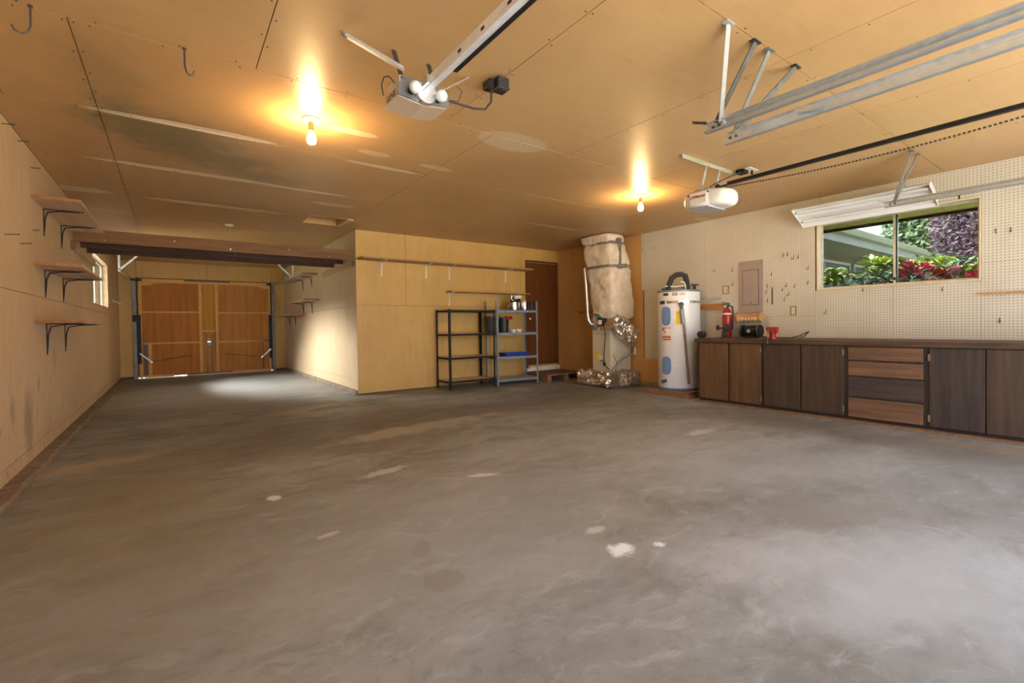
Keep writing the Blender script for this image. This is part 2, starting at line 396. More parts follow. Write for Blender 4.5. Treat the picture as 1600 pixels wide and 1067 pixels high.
# floor: stained concrete slab, with the bay's daylight patch painted in
def floor_mat():
    t = NT('stained_concrete')
    n0 = t.noise(t.scale(t.pos, (1.0, 1.4, 1)), 0.55, 5, 0.62)
    n1 = t.noise(t.scale(t.pos, (1, 1.7, 1)), 2.2, 7, 0.68)
    n2 = t.noise(t.pos, 22.0, 6, 0.75)
    warp = t.vmath('ADD', t.pos, t.scale(t.noise(t.pos, 1.3, 3, 0.6, 1), (0.8, 0.8, 0)))
    n3 = t.noise(t.scale(warp, (1.0, 3.0, 1)), 3.4, 6, 0.7)
    col = t.mix(t.ramp(n0, 0.32, 0.68), (0.158, 0.138, 0.112), (0.285, 0.268, 0.238))
    col = t.mix(t.math('MULTIPLY', t.ramp(n1, 0.45, 0.66), 0.55), col, (0.125, 0.108, 0.086))
    col = t.mix(t.math('MULTIPLY', t.ramp(n3, 0.50, 0.68), 0.5), col, (0.36, 0.335, 0.295))
    n4 = t.noise(t.scale(warp, (2.2, 5.0, 1)), 7.0, 7, 0.75)
    col = t.mix(t.math('MULTIPLY', t.ramp(n4, 0.52, 0.68), 0.45), col, (0.115, 0.098, 0.078))
    col = t.mix(t.math('MULTIPLY', t.ramp(n2, 0.52, 0.75), 0.4), col, (0.11, 0.095, 0.075))
    scr = t.noise(t.scale(warp, (9.0, 1.2, 1)), 5.0, 4, 0.7)
    col = t.mix(t.math('MULTIPLY', t.ramp(scr, 0.70, 0.74), 0.35), col, (0.44, 0.41, 0.36))
    def F(px, py): p = on(2, 0, px, py); return (p[0], p[1])
    # (px, py, half sizes in m, angle, soft, wobble, colour, amount)
    for (px, py, rx, ry, ang, so, wo, c, amt) in (
        (1430, 900, 0.65, 0.42, -0.5, 0.7, 1.0, (0.44, 0.42, 0.385), 0.6),
        (1330, 800, 0.55, 0.16, -0.6, 0.35, 0.7, (0.23, 0.20, 0.17), 0.6),
        (1250, 730, 1.2, 0.5, -0.7, 0.8, 0.8, (0.345, 0.33, 0.30), 0.5),
        (760, 800, 0.9, 0.7, 0.0, 0.7, 0.8, (0.32, 0.30, 0.265), 0.5),
        (1000, 690, 1.0, 0.7, 0.0, 0.7, 0.8, (0.31, 0.285, 0.25), 0.4),
        (560, 670, 1.7, 0.7, 0.05, 0.7, 0.8, (0.118, 0.092, 0.068), 0.65),
        (200, 800, 0.5, 1.4, 0.0, 0.7, 0.7, (0.20, 0.148, 0.088), 0.55),
        (330, 920, 0.5, 0.5, 0.0, 0.8, 0.8, (0.20, 0.168, 0.128), 0.4),
        (900, 615, 2.0, 0.45, 0.1, 0.7, 0.8, (0.12, 0.10, 0.078), 0.6),
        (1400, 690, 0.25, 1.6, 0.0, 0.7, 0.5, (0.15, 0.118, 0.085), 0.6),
        (1530, 698, 0.10, 0.35, 0.0, 0.6, 0.6, (0.34, 0.16, 0.06), 0.5),
        (340, 615, 1.4, 1.4, 0.0, 0.6, 0.3, (0.42, 0.38, 0.33), 0.6),  # daylight from the bay window, painted pale into the floor colour
        (970, 858, 0.06, 0.045, 0.3, 0.5, 1.1, (0.80, 0.76, 0.68), 0.8),
        (930, 828, 0.05, 0.03, 0.0, 0.5, 0.7, (0.50, 0.46, 0.40), 0.7),
        (1030, 850, 0.025, 0.02, 0.0, 0.5, 0.9, (0.75, 0.70, 0.62), 0.8),
        (428, 778, 0.035, 0.045, 0.3, 0.3, 0.3, (0.66, 0.60, 0.50), 0.85),
        (512, 836, 0.05, 0.02, 0.2, 0.4, 0.7, (0.50, 0.45, 0.38), 0.7),
        (600, 737, 0.16, 0.05, 0.2, 0.3, 1.0, (0.55, 0.50, 0.42), 0.6), (755, 742, 0.10, 0.03, -0.4, 0.3, 0.9, (0.60, 0.55, 0.47), 0.7),
        (1095, 675, 0.18, 0.06, 0.0, 0.4, 0.9, (0.55, 0.50, 0.43), 0.6), (810, 608, 0.20, 0.25, 0.0, 0.5, 1.0, (0.48, 0.46, 0.42), 0.6),
        (690, 905, 0.08, 0.07, 0.5, 0.2, 1.0, (0.19, 0.165, 0.135), 0.6), (660, 860, 0.04, 0.09, -0.5, 0.25, 1.0, (0.20, 0.17, 0.14), 0.5),
        (655, 668, 0.8, 0.16, 0.15, 0.3, 0.9, (0.42, 0.345, 0.265), 0.5), (500, 638, 0.5, 0.25, 0.0, 0.5, 0.9, (0.46, 0.36, 0.24), 0.5),
        (515, 637, 0.28, 0.12, 0.3, 0.3, 1.0, (0.10, 0.07, 0.05), 0.6), (130, 730, 0.4, 0.12, 0.2, 0.5, 0.9, (0.42, 0.29, 0.14), 0.5)):
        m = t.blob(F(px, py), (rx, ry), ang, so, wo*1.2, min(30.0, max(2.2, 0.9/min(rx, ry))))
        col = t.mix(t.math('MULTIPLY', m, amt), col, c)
    col = t.vmath('MULTIPLY', col, (1.05, 1.17, 1.33))
    return t.done(col, t.math('ADD', 0.38, t.math('MULTIPLY', n1, 0.35)), 0.0, t.math('ADD', n1, t.math('MULTIPLY', n2, 0.3)), 0.12, 0.01, 0.45)
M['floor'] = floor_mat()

def peg_mat():
    t = NT('pegboard')
    o = t.sep(t.pos); p = 0.0263
    def fr(x): return t.math('SUBTRACT', t.math('FRACT', t.math('DIVIDE', t.math('ADD', x, 20.0), p)), 0.5)
    u, v = fr(o[1]), fr(o[2])
    d = t.math('SQRT', t.math('ADD', t.math('MULTIPLY', u, u), t.math('MULTIPLY', v, v)))
    hole = t.math('SUBTRACT', 1.0, t.ramp(d, 0.13, 0.18))
    n = t.noise(t.pos, 1.5, 4, 0.6)
    col = t.mix(t.ramp(n, 0.3, 0.7), (0.60, 0.555, 0.465), (0.535, 0.485, 0.40))
    col = t.mix(t.math('MULTIPLY', hole, 0.9), col, (0.10, 0.065, 0.04))
    return t.done(col, 0.5, 0.0, t.math('SUBTRACT', 1.0, hole), 0.2, 0.004, 0.4)
M['peg'] = peg_mat()

def glass_mat():
    m = bpy.data.materials.new('window_glass'); m.use_nodes = True
    N, L = m.node_tree.nodes, m.node_tree.links; N.remove(N['Principled BSDF'])
    tr = N.new('ShaderNodeBsdfTransparent'); tr.inputs[0].default_value = (0.94, 0.96, 0.95, 1)
    gl = N.new('ShaderNodeBsdfGlossy'); gl.inputs['Roughness'].default_value = 0.02
    fr = N.new('ShaderNodeFresnel'); fr.inputs[0].default_value = 1.3
    mx = N.new('ShaderNodeMixShader'); L.new(fr.outputs[0], mx.inputs[0]); L.new(tr.outputs[0], mx.inputs[1]); L.new(gl.outputs[0], mx.inputs[2])
    L.new(mx.outputs[0], N['Material Output'].inputs[0]); return m
M['glass'] = glass_mat()
M['glass_dimmed'] = glass_mat(); M['glass_dimmed'].name = 'view_dimming_glass'  # panes darkened to tone down the bright view outdoors
for _n in M['glass_dimmed'].node_tree.nodes:
    if _n.type == 'BSDF_TRANSPARENT': _n.inputs[0].default_value = (0.55, 0.57, 0.56, 1)

def emit(name, col, strength):
    m = bpy.data.materials.new(name); m.use_nodes = True
    b = m.node_tree.nodes['Principled BSDF']
    b.inputs['Base Color'].default_value = (*col, 1); b.inputs['Emission Color'].default_value = (*col, 1); b.inputs['Emission Strength'].default_value = strength
    return m

# ------------------------------------------------------------------ room shell
def sub(r, h):
    """rectangle minus hole -> rectangles, (u0,u1,v0,v1)"""
    u0, u1, v0, v1 = r; a0, a1, b0, b1 = h
    if a0 >= u1 or a1 <= u0 or b0 >= v1 or b1 <= v0: return [r]
    out = []
    if a0 > u0: out.append((u0, a0, v0, v1))
    if a1 < u1: out.append((a1, u1, v0, v1))
    m0, m1 = max(u0, a0), min(u1, a1)
    if b0 > v0: out.append((m0, m1, v0, b0))
    if b1 < v1: out.append((m0, m1, b1, v1))
    return out
def subs(r, holes):
    rs = [r]
    for h in holes:
        rs = [q for x in rs for q in sub(x, h)]
    return rs
def slab(ax, a0, a1, rects):
    m = MB()
    for u0, u1, v0, v1 in rects:
        b = [(u0, u1), (v0, v1)]; b.insert(ax, (a0, a1)); m.box(*b[0], *b[1], *b[2])
    return m
def structure(name, mat, mb, label=None):
    o = mb.build(name, mat); o['kind'] = 'structure'
    if label: o['label'] = label
    return o
def sheets(parent, name, mat, ax, a0, a1, rects, holes=(), gap=0.0025):
    for (u0, u1, v0, v1) in rects:
        rr = subs((u0+gap, u1-gap, v0+gap, v1-gap), holes)
        if rr: slab(ax, a0, a1, rr).build(name, mat, parent)
def grid_rects(us, vs_):
    return [(us[i], us[i+1], vs_[j], vs_[j+1]) for i in range(len(us)-1) for j in range(len(vs_)-1)]

T = 0.012
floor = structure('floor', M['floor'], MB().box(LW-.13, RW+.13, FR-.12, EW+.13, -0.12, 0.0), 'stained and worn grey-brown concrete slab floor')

HATCH = (1.43, 1.91, 6.30, 6.80)
ceiling = structure('ceiling', M['core'], slab(2, CEIL+T, CEIL+0.10, subs((LW-.13, RW+.13, FR-.12, EW+.13), [HATCH])), 'tan painted plywood ceiling with peeling seams')
cs = []
for xa, xb in zip([-.885, .40], [.40, 1.585]): cs += grid_rects([xa, xb], [FR, .55, 2.93])
xs = [1.585, 2.75, 3.9, 5.04, 6.15]
cs += grid_rects(xs, [FR, 1.2, 2.93])
ys = [2.93, 4.05, 5.23, 6.38, 7.5, 8.7, 9.9, 11.1, 12.3]
for j in range(len(ys)-1):
    y0, y1 = ys[j], ys[j+1]
    xb = [-.885, -.365, 1.98, 4.31, 6.15] if j % 2 == 0 else [-.885, -.365, 1.98, 4.31, 6.15]
    for x0, x1 in zip(xb[:-1], xb[1:]):
        if y0 < 6.877 < y1:
            if x0 >= 2.186: cs.append((x0, x1, y0, 6.877))
            elif x1 > 2.186: cs.append((x0, 2.186, y0, y1)); cs.append((2.186, x1, y0, 6.877))
            else: cs.append((x0, x1, y0, y1))
        elif y0 >= 6.877:
            if x0 < 2.186: cs.append((x0, min(x1, 2.186), y0, y1))
        else: cs.append((x0, x1, y0, y1))
sheets(ceiling, 'ceiling_panel', M['ceiling'], 2, CEIL, CEIL+T, cs, [HATCH])

WIN_L = (8.62, 10.40, 1.38, 2.12)
wall_left = structure('wall_left', M['core'], slab(0, LW-.13, LW-T, subs((FR, EW+T, 0, CEIL+T), [WIN_L])), 'cream painted plywood wall with scuffs and shelves')
lr = grid_rects([FR, 1.3, 3.64, 5.98, 8.32, 10.66, EW], [.125, 1.29]) + grid_rects([FR, .49, 2.83, 5.17, 7.51, 9.85, EW], [1.29, CEIL]) + grid_rects([FR, 2.8, 5.15, 7.5, 9.85, EW], [.028, .125])
sheets(wall_left, 'wall_panel', M['wall_left'], 0, LW-T, LW, lr, [WIN_L])

wall_alcove = structure('wall_alcove', M['core'], MB().box(AR+T, AR+.13, BW+T, EW+.13, 0, CEIL+T), 'pale plywood side wall of the narrow bay')
sheets(wall_alcove, 'wall_panel', M['wall_alcove'], 0, AR, AR+T, grid_rects([BW+.001, 7.95, 10.3, EW], [.215, 1.32]) + grid_rects([BW+.001, 8.9, 11.2, EW], [1.32, CEIL]) + grid_rects([BW+.001, 9.2, EW], [.065, .215]))

DOORB = (5.325, 6.13, 0.14, 2.215)
wall_back = structure('wall_back', M['core'], slab(1, BW+T, BW+.13, subs((AR+.13, RW+.13, 0, CEIL+T), [DOORB])), 'mustard painted plywood back wall')
sheets(wall_back, 'wall_panel', M['wall_back'], 1, BW, BW+T, grid_rects([AR, 4.52, RW], [.02, 1.33]) + grid_rects([AR, 2.96, 5.22, RW], [1.33, CEIL]), [DOORB])

GD = (-.60, 1.90, 0.0, 2.09)
wall_end = structure('wall_end', M['core'], slab(1, EW+T, EW+.13, subs((LW-.13, AR+.13, 0, CEIL+T), [GD])), 'plywood end wall around the old wooden garage door')
sheets(wall_end, 'wall_panel', M['wall_back'], 1, EW, EW+T, [(LW, -.60, .05, CEIL), (1.90, AR, .05, CEIL), (-.60, .62, 2.09, CEIL), (.62, 1.90, 2.09, CEIL)])

WIN_R = (.945, 2.325, 1.36, 2.15)
wall_right = structure('wall_right', M['core'], slab(0, RW+T, RW+.13, subs((FR-.12, BW+T, 0, CEIL+T), [WIN_R])), 'long side wall of pegboard above the workbench')
sheets(wall_right, 'wall_panel', M['wall_tan'], 0, RW, RW+T, [(3.4, 4.84, .055, .44), (4.84, BW, .055, 1.24), (4.84, BW, 1.24, CEIL), (FR, 3.4, .0, .5)])
pegs = [(3.748, 4.863, 1.53, CEIL), (3.748, 4.815, .432, 1.53), (2.344, 3.748, 1.06, CEIL), (2.344, 3.748, .5, 1.06), (1.28, 2.344, 2.152, CEIL), (.943, 1.28, 2.152, CEIL),
        (1.61, 2.344, .5, 1.358), (.943, 1.61, .5, 1.358), (FR, .943, 1.52, CEIL), (FR, .943, .5, 1.52)]
sheets(wall_right, 'pegboard_panel', M['peg'], 0, RW-.004, RW+T, pegs, [], 0.001)

wall_front = structure('wall_front', M['wall_left'], slab(1, FR-.12, FR, subs((LW-.13, RW+T, 0, CEIL+T), [(-.32, 2.46, 0, 2.14), (2.70, 5.52, 0, 2.14)])), 'front wall with two wide door openings')  # unseen; doors left out so daylight comes in through the openings

# kerbs
def kerb(name, x0, x1, y0, y1, z1, label):
    m = MB()
    n = max(2, int(max(x1-x0, y1-y0)/0.25))
    longy = (y1-y0) > (x1-x0)
    secs = []
    for i in range(n+1):
        t = i/n
        j = 0.006*math.sin(i*1.7)+0.004*math.sin(i*4.1)
        if longy:
            y = y0+(y1-y0)*t
            xe0, xe1 = (x0, x1+j) if x0 < 0 else (x0+j, x1)
            secs.append([(xe0, y, 0), (xe1, y, 0), (xe1, y, z1*.55), (xe1-0.015 if x0 < 0 else xe1, y, z1), (xe0+(0.0 if x0 < 0 else .012), y, z1), (xe0, y, z1*.6)])
        else:
            x = x0+(x1-x0)*t
            secs.append([(x, y0+j, 0), (x, y1, 0), (x, y1, z1), (x, y0+j+.01, z1), (x, y0+j, z1*.6)])
    m.loft(secs)
    return structure(name, M['kerb'], m, label)
kerb('baseboard_left', LW+.001, -.785, FR, EW-.002, .03, 'rough concrete kerb along the cream plywood wall')
kerb('baseboard_alcove', 2.150, AR+.005, BW+.004, EW-.002, .07, 'grey concrete kerb under the pale bay wall')
kerb('baseboard_right', RW-.03, RW+.005, 3.45, 6.85, .06, 'grey concrete kerb behind the water heater')

# ------------------------------------------------------------------ doors and windows
d1 = thing('door_1', 'dark brown flush door raised above the pallet step', None, (5.73, BW, .14)); d1['kind'] = 'structure'
part(d1, 'door_slab', M['door_brown'], lambda m: m.box(5.365, 6.09, BW+.03, BW+.07, .245, 2.175))
part(d1, 'jamb', M['door_brown'], lambda m: m.box(5.325, 5.362, BW-.006, BW+.10, .215, 2.215))
part(d1, 'jamb', M['door_brown'], lambda m: m.box(6.093, 6.13, BW-.006, BW+.10, .215, 2.215))
part(d1, 'head', M['door_brown'], lambda m: m.box(5.362, 6.093, BW-.006, BW+.10, 2.178, 2.215))
part(d1, 'threshold', M['shelf_x'], lambda m: m.box(5.362, 6.093, BW-.012, BW+.11, .215, .243))
part(d1, 'sill_block', M['core'], lambda m: m.box(5.325, 6.13, BW+.05, BW+.12, .14, .214))
kn = part(d1, 'knob', M['steel'], lambda m: m.lathe((5.425, BW+.03, 1.115), [(.028, 0), (.028, -.006), (.010, -.010), (.010, -.03), (.026, -.04), (.026, -.056), (.012, -.064)], 16, 'y'), 40)
for z in (1.97, .56):
    part(d1, 'hinge', M['steel'], lambda m: m.box(6.083, 6.098, BW+.018, BW+.031, z-.045, z+.045))

def window_frame(m, x0, x1, y0, y1, z0, z1, w):
    m.box(x0, x1, y0, y1, z0, z0+w); m.box(x0, x1, y0, y1, z1-w, z1)
    m.box(x0, x1, y0, y0+w, z0+w, z1-w); m.box(x0, x1, y1-w, y1, z0+w, z1-w)
M['trim'] = plain('cream_trim', (0.74, 0.62, 0.42), (0.66, 0.53, 0.34), 6, 0.5)
M['alu'] = plain('aluminium', (0.70, 0.69, 0.66), (0.58, 0.57, 0.54), 20, 0.35, 0.7)
w1 = thing('window_1', 'horizontal sliding window over the workbench', None, (RW, 1.635, 1.36)); w1['kind'] = 'structure'
y0, y1, z0, z1 = WIN_R
part(w1, 'sill', M['trim'], lambda m: m.box(RW-.012, RW+.13, y0, y1, z0, z0+.014))
part(w1, 'jamb', M['trim'], lambda m: m.box(RW-.012, RW+.13, y1-.014, y1, z0+.014, z1))
part(w1, 'jamb', M['trim'], lambda m: m.box(RW-.008, RW+.13, y0, y0+.012, z0+.014, z1))
part(w1, 'head', M['trim'], lambda m: m.box(RW-.012, RW+.13, y0+.012, y1-.014, z1-.016, z1))
part(w1, 'sash', M['alu'], lambda m: window_frame(m, RW+.05, RW+.075, y0+.012, 1.62, z0+.014, z1-.016, .018))
part(w1, 'sash', M['alu'], lambda m: window_frame(m, RW+.078, RW+.10, 1.59, y1-.014, z0+.014, z1-.016, .018))
part(w1, 'pane', M['glass_dimmed'], lambda m: m.box(RW+.06, RW+.064, y0+.03, 1.602, z0+.032, z1-.034))
part(w1, 'pane', M['glass_dimmed'], lambda m: m.box(RW+.088, RW+.092, 1.608, y1-.032, z0+.032, z1-.034))
part(w1, 'latch', M['black'], lambda m: m.box(RW+.035, RW+.05, 1.6, 1.615, 1.42, 1.45))
part(w1, 'latch', M['black'], lambda m: m.box(RW+.035, RW+.05, 1.575, 1.592, 2.085, 2.10))

w2 = thing('window_2', 'small high window lighting the narrow bay', None, (LW, 9.51, 1.38)); w2['kind'] = 'structure'
y0, y1, z0, z1 = WIN_L
M['jamb'] = plain('jamb_wood', (0.60, 0.42, 0.25), (0.5, 0.33, 0.18), 10, 0.6)
part(w2, 'sill', M['jamb'], lambda m: m.box(LW-.13, LW+.004, y0, y1, z0, z0+.015))
part(w2, 'head', M['jamb'], lambda m: m.box(LW-.13, LW+.004, y0, y1, z1-.015, z1))
part(w2, 'jamb', M['jamb'], lambda m: m.box(LW-.13, LW+.004, y0, y0+.015, z0+.015, z1-.015))
part(w2, 'jamb', M['jamb'], lambda m: m.box(LW-.13, LW+.004, y1-.015, y1, z0+.015, z1-.015))
part(w2, 'sash', M['alu'], lambda m: window_frame(m, LW-.09, LW-.07, y0+.015, y1-.015, z0+.015, z1-.015, .022))
part(w2, 'mullion', M['alu'], lambda m: m.box(LW-.09, LW-.07, 9.50, 9.53, z0+.037, z1-.037))
part(w2, 'pane', M['glass'], lambda m: m.box(LW-.082, LW-.078, y0+.03, 9.505, z0+.03, z1-.03))
part(w2, 'pane', M['glass'], lambda m: m.box(LW-.082, LW-.078, 9.525, y1-.03, z0+.03, z1-.03))

# old wooden tilt-up garage door in the end wall
M['lock'] = plain('lock_zinc', (0.55, 0.53, 0.48), (0.42, 0.40, 0.36), 30, 0.5, 0.1)
M['rail_dull'] = plain('weathered_steel', (0.30, 0.28, 0.25), (0.22, 0.20, 0.18), 12, 0.5, 0.3)
g = thing('door_2', 'old orange plywood tilt-up garage door with steel side arms', None, (.65, EW, 0)); g['kind'] = 'structure'
def gb(name, x0, x1, z0, z1, d0, d1, mat, **k):
    return part(g, name, mat, lambda m: m.box(x0, x1, EW-d1, EW-d0, z0, z1), **k)
P_, RL = M['door_ply'], M['door_rail']
M['door_ply_l'] = wood('light_orange_plywood', (0.62, 0.31, 0.05), (0.50, 0.23, 0.035), 2, 0.6, 0.5, 0.15)
M['door_ply_r'] = wood('streaky_plywood', (0.56, 0.255, 0.07), (0.44, 0.175, 0.042), 2, 0.6, 0.5, 0.15)
rows = [(.06, .71), (.74, 1.365), (1.395, 2.0)]
for a, b in rows:
    gb('plywood_panel', -.55, .46, a, b, -.03, -.012, P_)
    gb('plywood_panel', .815, 1.85, a, b, -.03, -.012, M['door_ply_r'])
gb('plywood_panel', .522, .76, .985, 2.04, -.03, -.012, M['door_ply_l'])
gb('plywood_panel', .522, .76, .06, .95, -.03, -.014, M['door_ply_r'])
gb('rail', -.55, .46, 1.365, 1.395, -.03, .01, RL); gb('rail', -.55, .46, .71, .74, -.03, .012, RL)
gb('rail', .815, 1.85, 1.36, 1.39, -.03, .01, RL); gb('rail', .815, 1.72, .705, .735, -.03, .012, RL)
gb('top_rail', -.56, 1.86, 2.0, 2.075, -.03, .012, RL); gb('bottom_rail', -.50, .00, .012, .06, -.03, .014, RL); gb('bottom_rail', .22, 1.86, .008, .06, -.03, .014, RL)
gb('stile', -.575, -.52, .012, 2.0, -.03, .012, RL); gb('stile', 1.83, 1.87, .012, 2.0, -.03, .012, RL)
gb('mullion', .46, .518, .06, 2.0, -.03, .015, RL); gb('mullion', .764, .815, .06, 2.0, -.03, .015, RL)
gb('rail', .522, .76, .95, .985, -.03, .008, RL); gb('stile', .585, .60, .06, .90, -.014, .004, M['door_brown']); gb('stile', .685, .70, .06, .90, -.014, .004, M['door_brown'])
gb('stile', -.43, -.372, .06, .71, -.012, .012, RL); gb('groove_board', -.505, -.435, .06, .71, -.012, -.004, M['door_brown']); gb('groove_board', 1.69, 1.715, .06, .70, -.012, .002, M['door_brown'])
for s, xc in ((1, -.52), (-1, 1.83)):
    part(g, 'corner_gusset', RL, lambda m: m.prism([(xc, 1.995), (xc, 1.93), (xc+s*.16, 1.945), (xc+s*.20, 1.98), (xc+s*.42, 1.995)] if s > 0 else [(xc, 1.995), (xc-.42, 1.995), (xc-.20, 1.98), (xc-.16, 1.945), (xc, 1.93)], 1, EW-.012, EW+.012))
gb('stiffener_bar', .21, 1.06, 2.045, 2.07, .012, .03, M['galv_dark']); gb('stiffener_bar', .23, 1.07, .035, .06, .014, .03, M['galv_dark'])
gb('leak_backing', -.70, 2.0, .016, 2.16, -.155, -.135, M['core_light'])  # unseen sheet added to stop daylight leaking around the panels
lk = gb('lock_plate', .605, .665, .66, .80, -.01, .02, M['lock']); 
part(g, 'lock_handle', M['galv'], lambda m: (m.cyl((.635, EW-.02, .73), (.635, EW-.06, .73), .012), m.bar((.60, EW-.06, .73), (.67, EW-.06, .73), .016, .016)))
for s, xr in ((1, -.635), (-1, 1.925)):
    part(g, 'side_rail', M['rail_dull'], lambda m: (m.box(xr-.03, xr+.03, EW-.012, EW, 0, 2.09), m.box(xr-.03, xr-.024, EW-.045, EW-.012, 0, 2.09), m.box(xr+.024, xr+.03, EW-.045, EW-.012, 0, 2.09)))
    part(g, 'spring_housing', M['black'], lambda m: (m.box(xr+s*.045, xr+s*.095, EW-.075, EW-.016, .31, 1.25), m.box(xr-.035, xr+s*.10, EW-.085, EW-.045, 1.18, 1.32)))
    part(g, 'lift_arm', M['galv'], lambda m: m.bar((xr+s*.07, EW-.09, .53), (xr+s*.26, EW-.05, .34), .03, .008, (0, 1, 0)))
    part(g, 'pivot_bolt', M['galv'], lambda m: m.cyl((xr+s*.26, EW-.06, .34), (xr+s*.26, EW-.012, .34), .018, n=10))
    part(g, 'brace_rod', M['galv_dark'], lambda m: m.cyl((xr+s*.26, EW-.03, .34), (xr+s*.95, EW-.02, .45), .005, n=6))
    part(g, 'top_bracket', M['black'], lambda m: m.box(xr-.05, xr+s*.13, EW-.06, EW-.012, 2.02, 2.06))
    xt = -.70 if s > 0 else 1.985
    part(g, 'overhead_track', M['galv'], lambda m: (m.bar((xt, EW-.05, 2.06), (xt, 10.0 if s > 0 else 10.25, 2.0), .03, .04), m.bar((xt+s*.02, EW-.05, 2.078), (xt+s*.02, 10.0 if s > 0 else 10.25, 2.018), .03, .006)))
    yv = 10.0 if s > 0 else 10.25
    part(g, 'track_hanger', M['galv'], lambda m: (m.bar((xt, yv, 1.98), (xt, yv, CEIL), .03, .005, (0, 1, 0)), m.bar((xt, yv, 2.0), (xt+s*.42, yv, CEIL), .03, .005, (0, 1, 0))))

# ------------------------------------------------------------------ joists over the bay
for i, (y, mt, lb) in enumerate(((6.95, M['joist'], 'brown fir joist spanning the bay mouth in front of two others'), (7.43, M['joist_dark'], 'dark fir joist across the bay, between two other joists'), (7.93, M['joist_dark'], 'dark fir joist across the bay, the one closest to the old door'))):
    t = thing('timber_joist', lb, 'beam', (.65, y, 1.99), 'joists hung across the bay')
    xa, xb = (-.862, 2.160)
    part(t, 'beam_body', mt, lambda m: m.box(xa, xb, y-.02, y+.02, 1.99, 2.13))
    for k in range(5):
        xk = -.6+k*.62+.1*math.sin(k*3+i)
        part(t, 'nail_head', M['galv'], lambda m: m.cyl((xk, y-.023, 2.02+.05*(k % 2)), (xk, y-.019, 2.02+.05*(k % 2)), .006, n=8))
for (x0, x1, lb) in ((LW+.001, LW+.022, 'pale ledger board on the cream wall under the joist ends'), (AR-.022, AR-.001, 'pale ledger board on the bay wall under the joist ends')):
    t = thing('ledger_board', lb, 'board', ((x0+x1)/2, 7.8, 1.90))
    part(t, 'board', M['joist_y'], lambda m: m.box(x0, x1, 6.97, 8.75, 1.90, 1.988))
    part(t, 'end_block', M['joist'], lambda m: m.box(x0-.001 if x0 > 0 else x0, x1 if x0 > 0 else x1+.012, 6.915, 6.968, 1.905, 1.987))

# ------------------------------------------------------------------ shelf brackets and wall shelves
def bracket(parent, wp, out, zt, ln=.24, drop=.22, mat=None, w=.02):
    """L bracket: wp = wall point (x,y), out = unit direction into the room"""
    o = Vector((out[0], out[1], 0)); s_ = Vector((-out[1], out[0], 0))
    p = Vector((wp[0], wp[1], 0))
    def fn(m):
        z = Vector((0, 0, 1))
        m.bar(p+o*.003+z*(zt-drop), p+o*.003+z*(zt-.001), w, .005, tuple(o))
        m.bar(p+o*.001+z*(zt-.004), p+o*ln+z*(zt-.004), w, .005)
        pts = [p+o*.004+z*(zt-drop*.85), p+o*.012+z*(zt-drop*.35), p+o*.03+z*(zt-.028), p+o*(ln*.4)+z*(zt-.012), p+o*(ln*.9)+z*(zt-.007)]
        for a, b in zip(pts[:-1], pts[1:]): m.bar(a, b, w*.55, .009, (0, 0, 1) if abs((b-a).normalized().z) < .8 else tuple(o))
    return part(parent, 'bracket', mat or M['black'], fn)

for (zt, ya, yb, br, lb) in ((2.062, 5.20, 6.72, (5.62, 6.40), 'pine wall shelf on black brackets, highest of three on the cream wall'),
                             (1.532, 5.20, 6.55, (5.605, 6.42), 'pine wall shelf on black brackets, middle of three on the cream wall'),
                             (1.072, 5.20, 6.60, (5.61, 6.45), 'pine wall shelf on black brackets, lowest of three on the cream wall')):
    t = thing('wall_shelf', lb, 'shelf', (LW, (ya+yb)/2, zt), 'shelves on the cream wall')
    part(t, 'board', M['shelf_y'], lambda m: m.box(LW+.001, LW+.29, ya, yb, zt, zt+.019))
    part(t, 'edge_strip', M['shelf_edge'], lambda m: m.box(LW+.001, LW+.29, ya-.004, ya-.0005, zt, zt+.02))
    for y in br: bracket(t, (LW, y), (1, 0), zt, .26, .235 if zt > 1.2 else .27)
for (zt, ya, yb, dp, br, lb) in ((1.995, 9.10, 11.2, .28, (9.56, 10.30), 'pine wall shelf in the bay, highest of three beside the old door'),
                                 (1.515, 9.05, 10.75, .26, (9.55, 10.28), 'pine wall shelf in the bay, middle of three beside the old door'),
                                 (1.275, 10.2, 12.1, .26, (11.1, 11.7), 'pine wall shelf in the bay, lowest of three beside the old door')):
    t = thing('wall_shelf', lb, 'shelf', (AR, (ya+yb)/2, zt), 'shelves on the bay wall')
    part(t, 'board', M['shelf_y'], lambda m: m.box(AR-dp, AR-.001, ya, yb, zt, zt+.02))
    part(t, 'edge_strip', M['shelf_edge'], lambda m: m.box(AR-dp, AR-.001, ya-.004, ya-.0005, zt, zt+.021))
    for y in br: bracket(t, (AR, y), (-1, 0), zt, .20, .24)
for (zt, xa, xb, dp, br, lb) in ((1.995, 2.20, 5.31, .28, (2.57, 3.305, 3.728, 4.872), 'long painted wall shelf on four brackets across the mustard wall'),
                                 (1.555, 3.66, 5.29, .20, (3.72, 5.05), 'short painted wall shelf above the metal racks')):
    t = thing('wall_shelf', lb, 'shelf', ((xa+xb)/2, BW, zt), 'shelves on the mustard wall')
    part(t, 'board', M['shelf_x'], lambda m: m.box(xa, xb, BW-dp, BW-.001, zt, zt+.02))
    for x in br: bracket(t, (x, BW), (0, -1), zt, dp*.85, .225, M['white_flat'], .024)

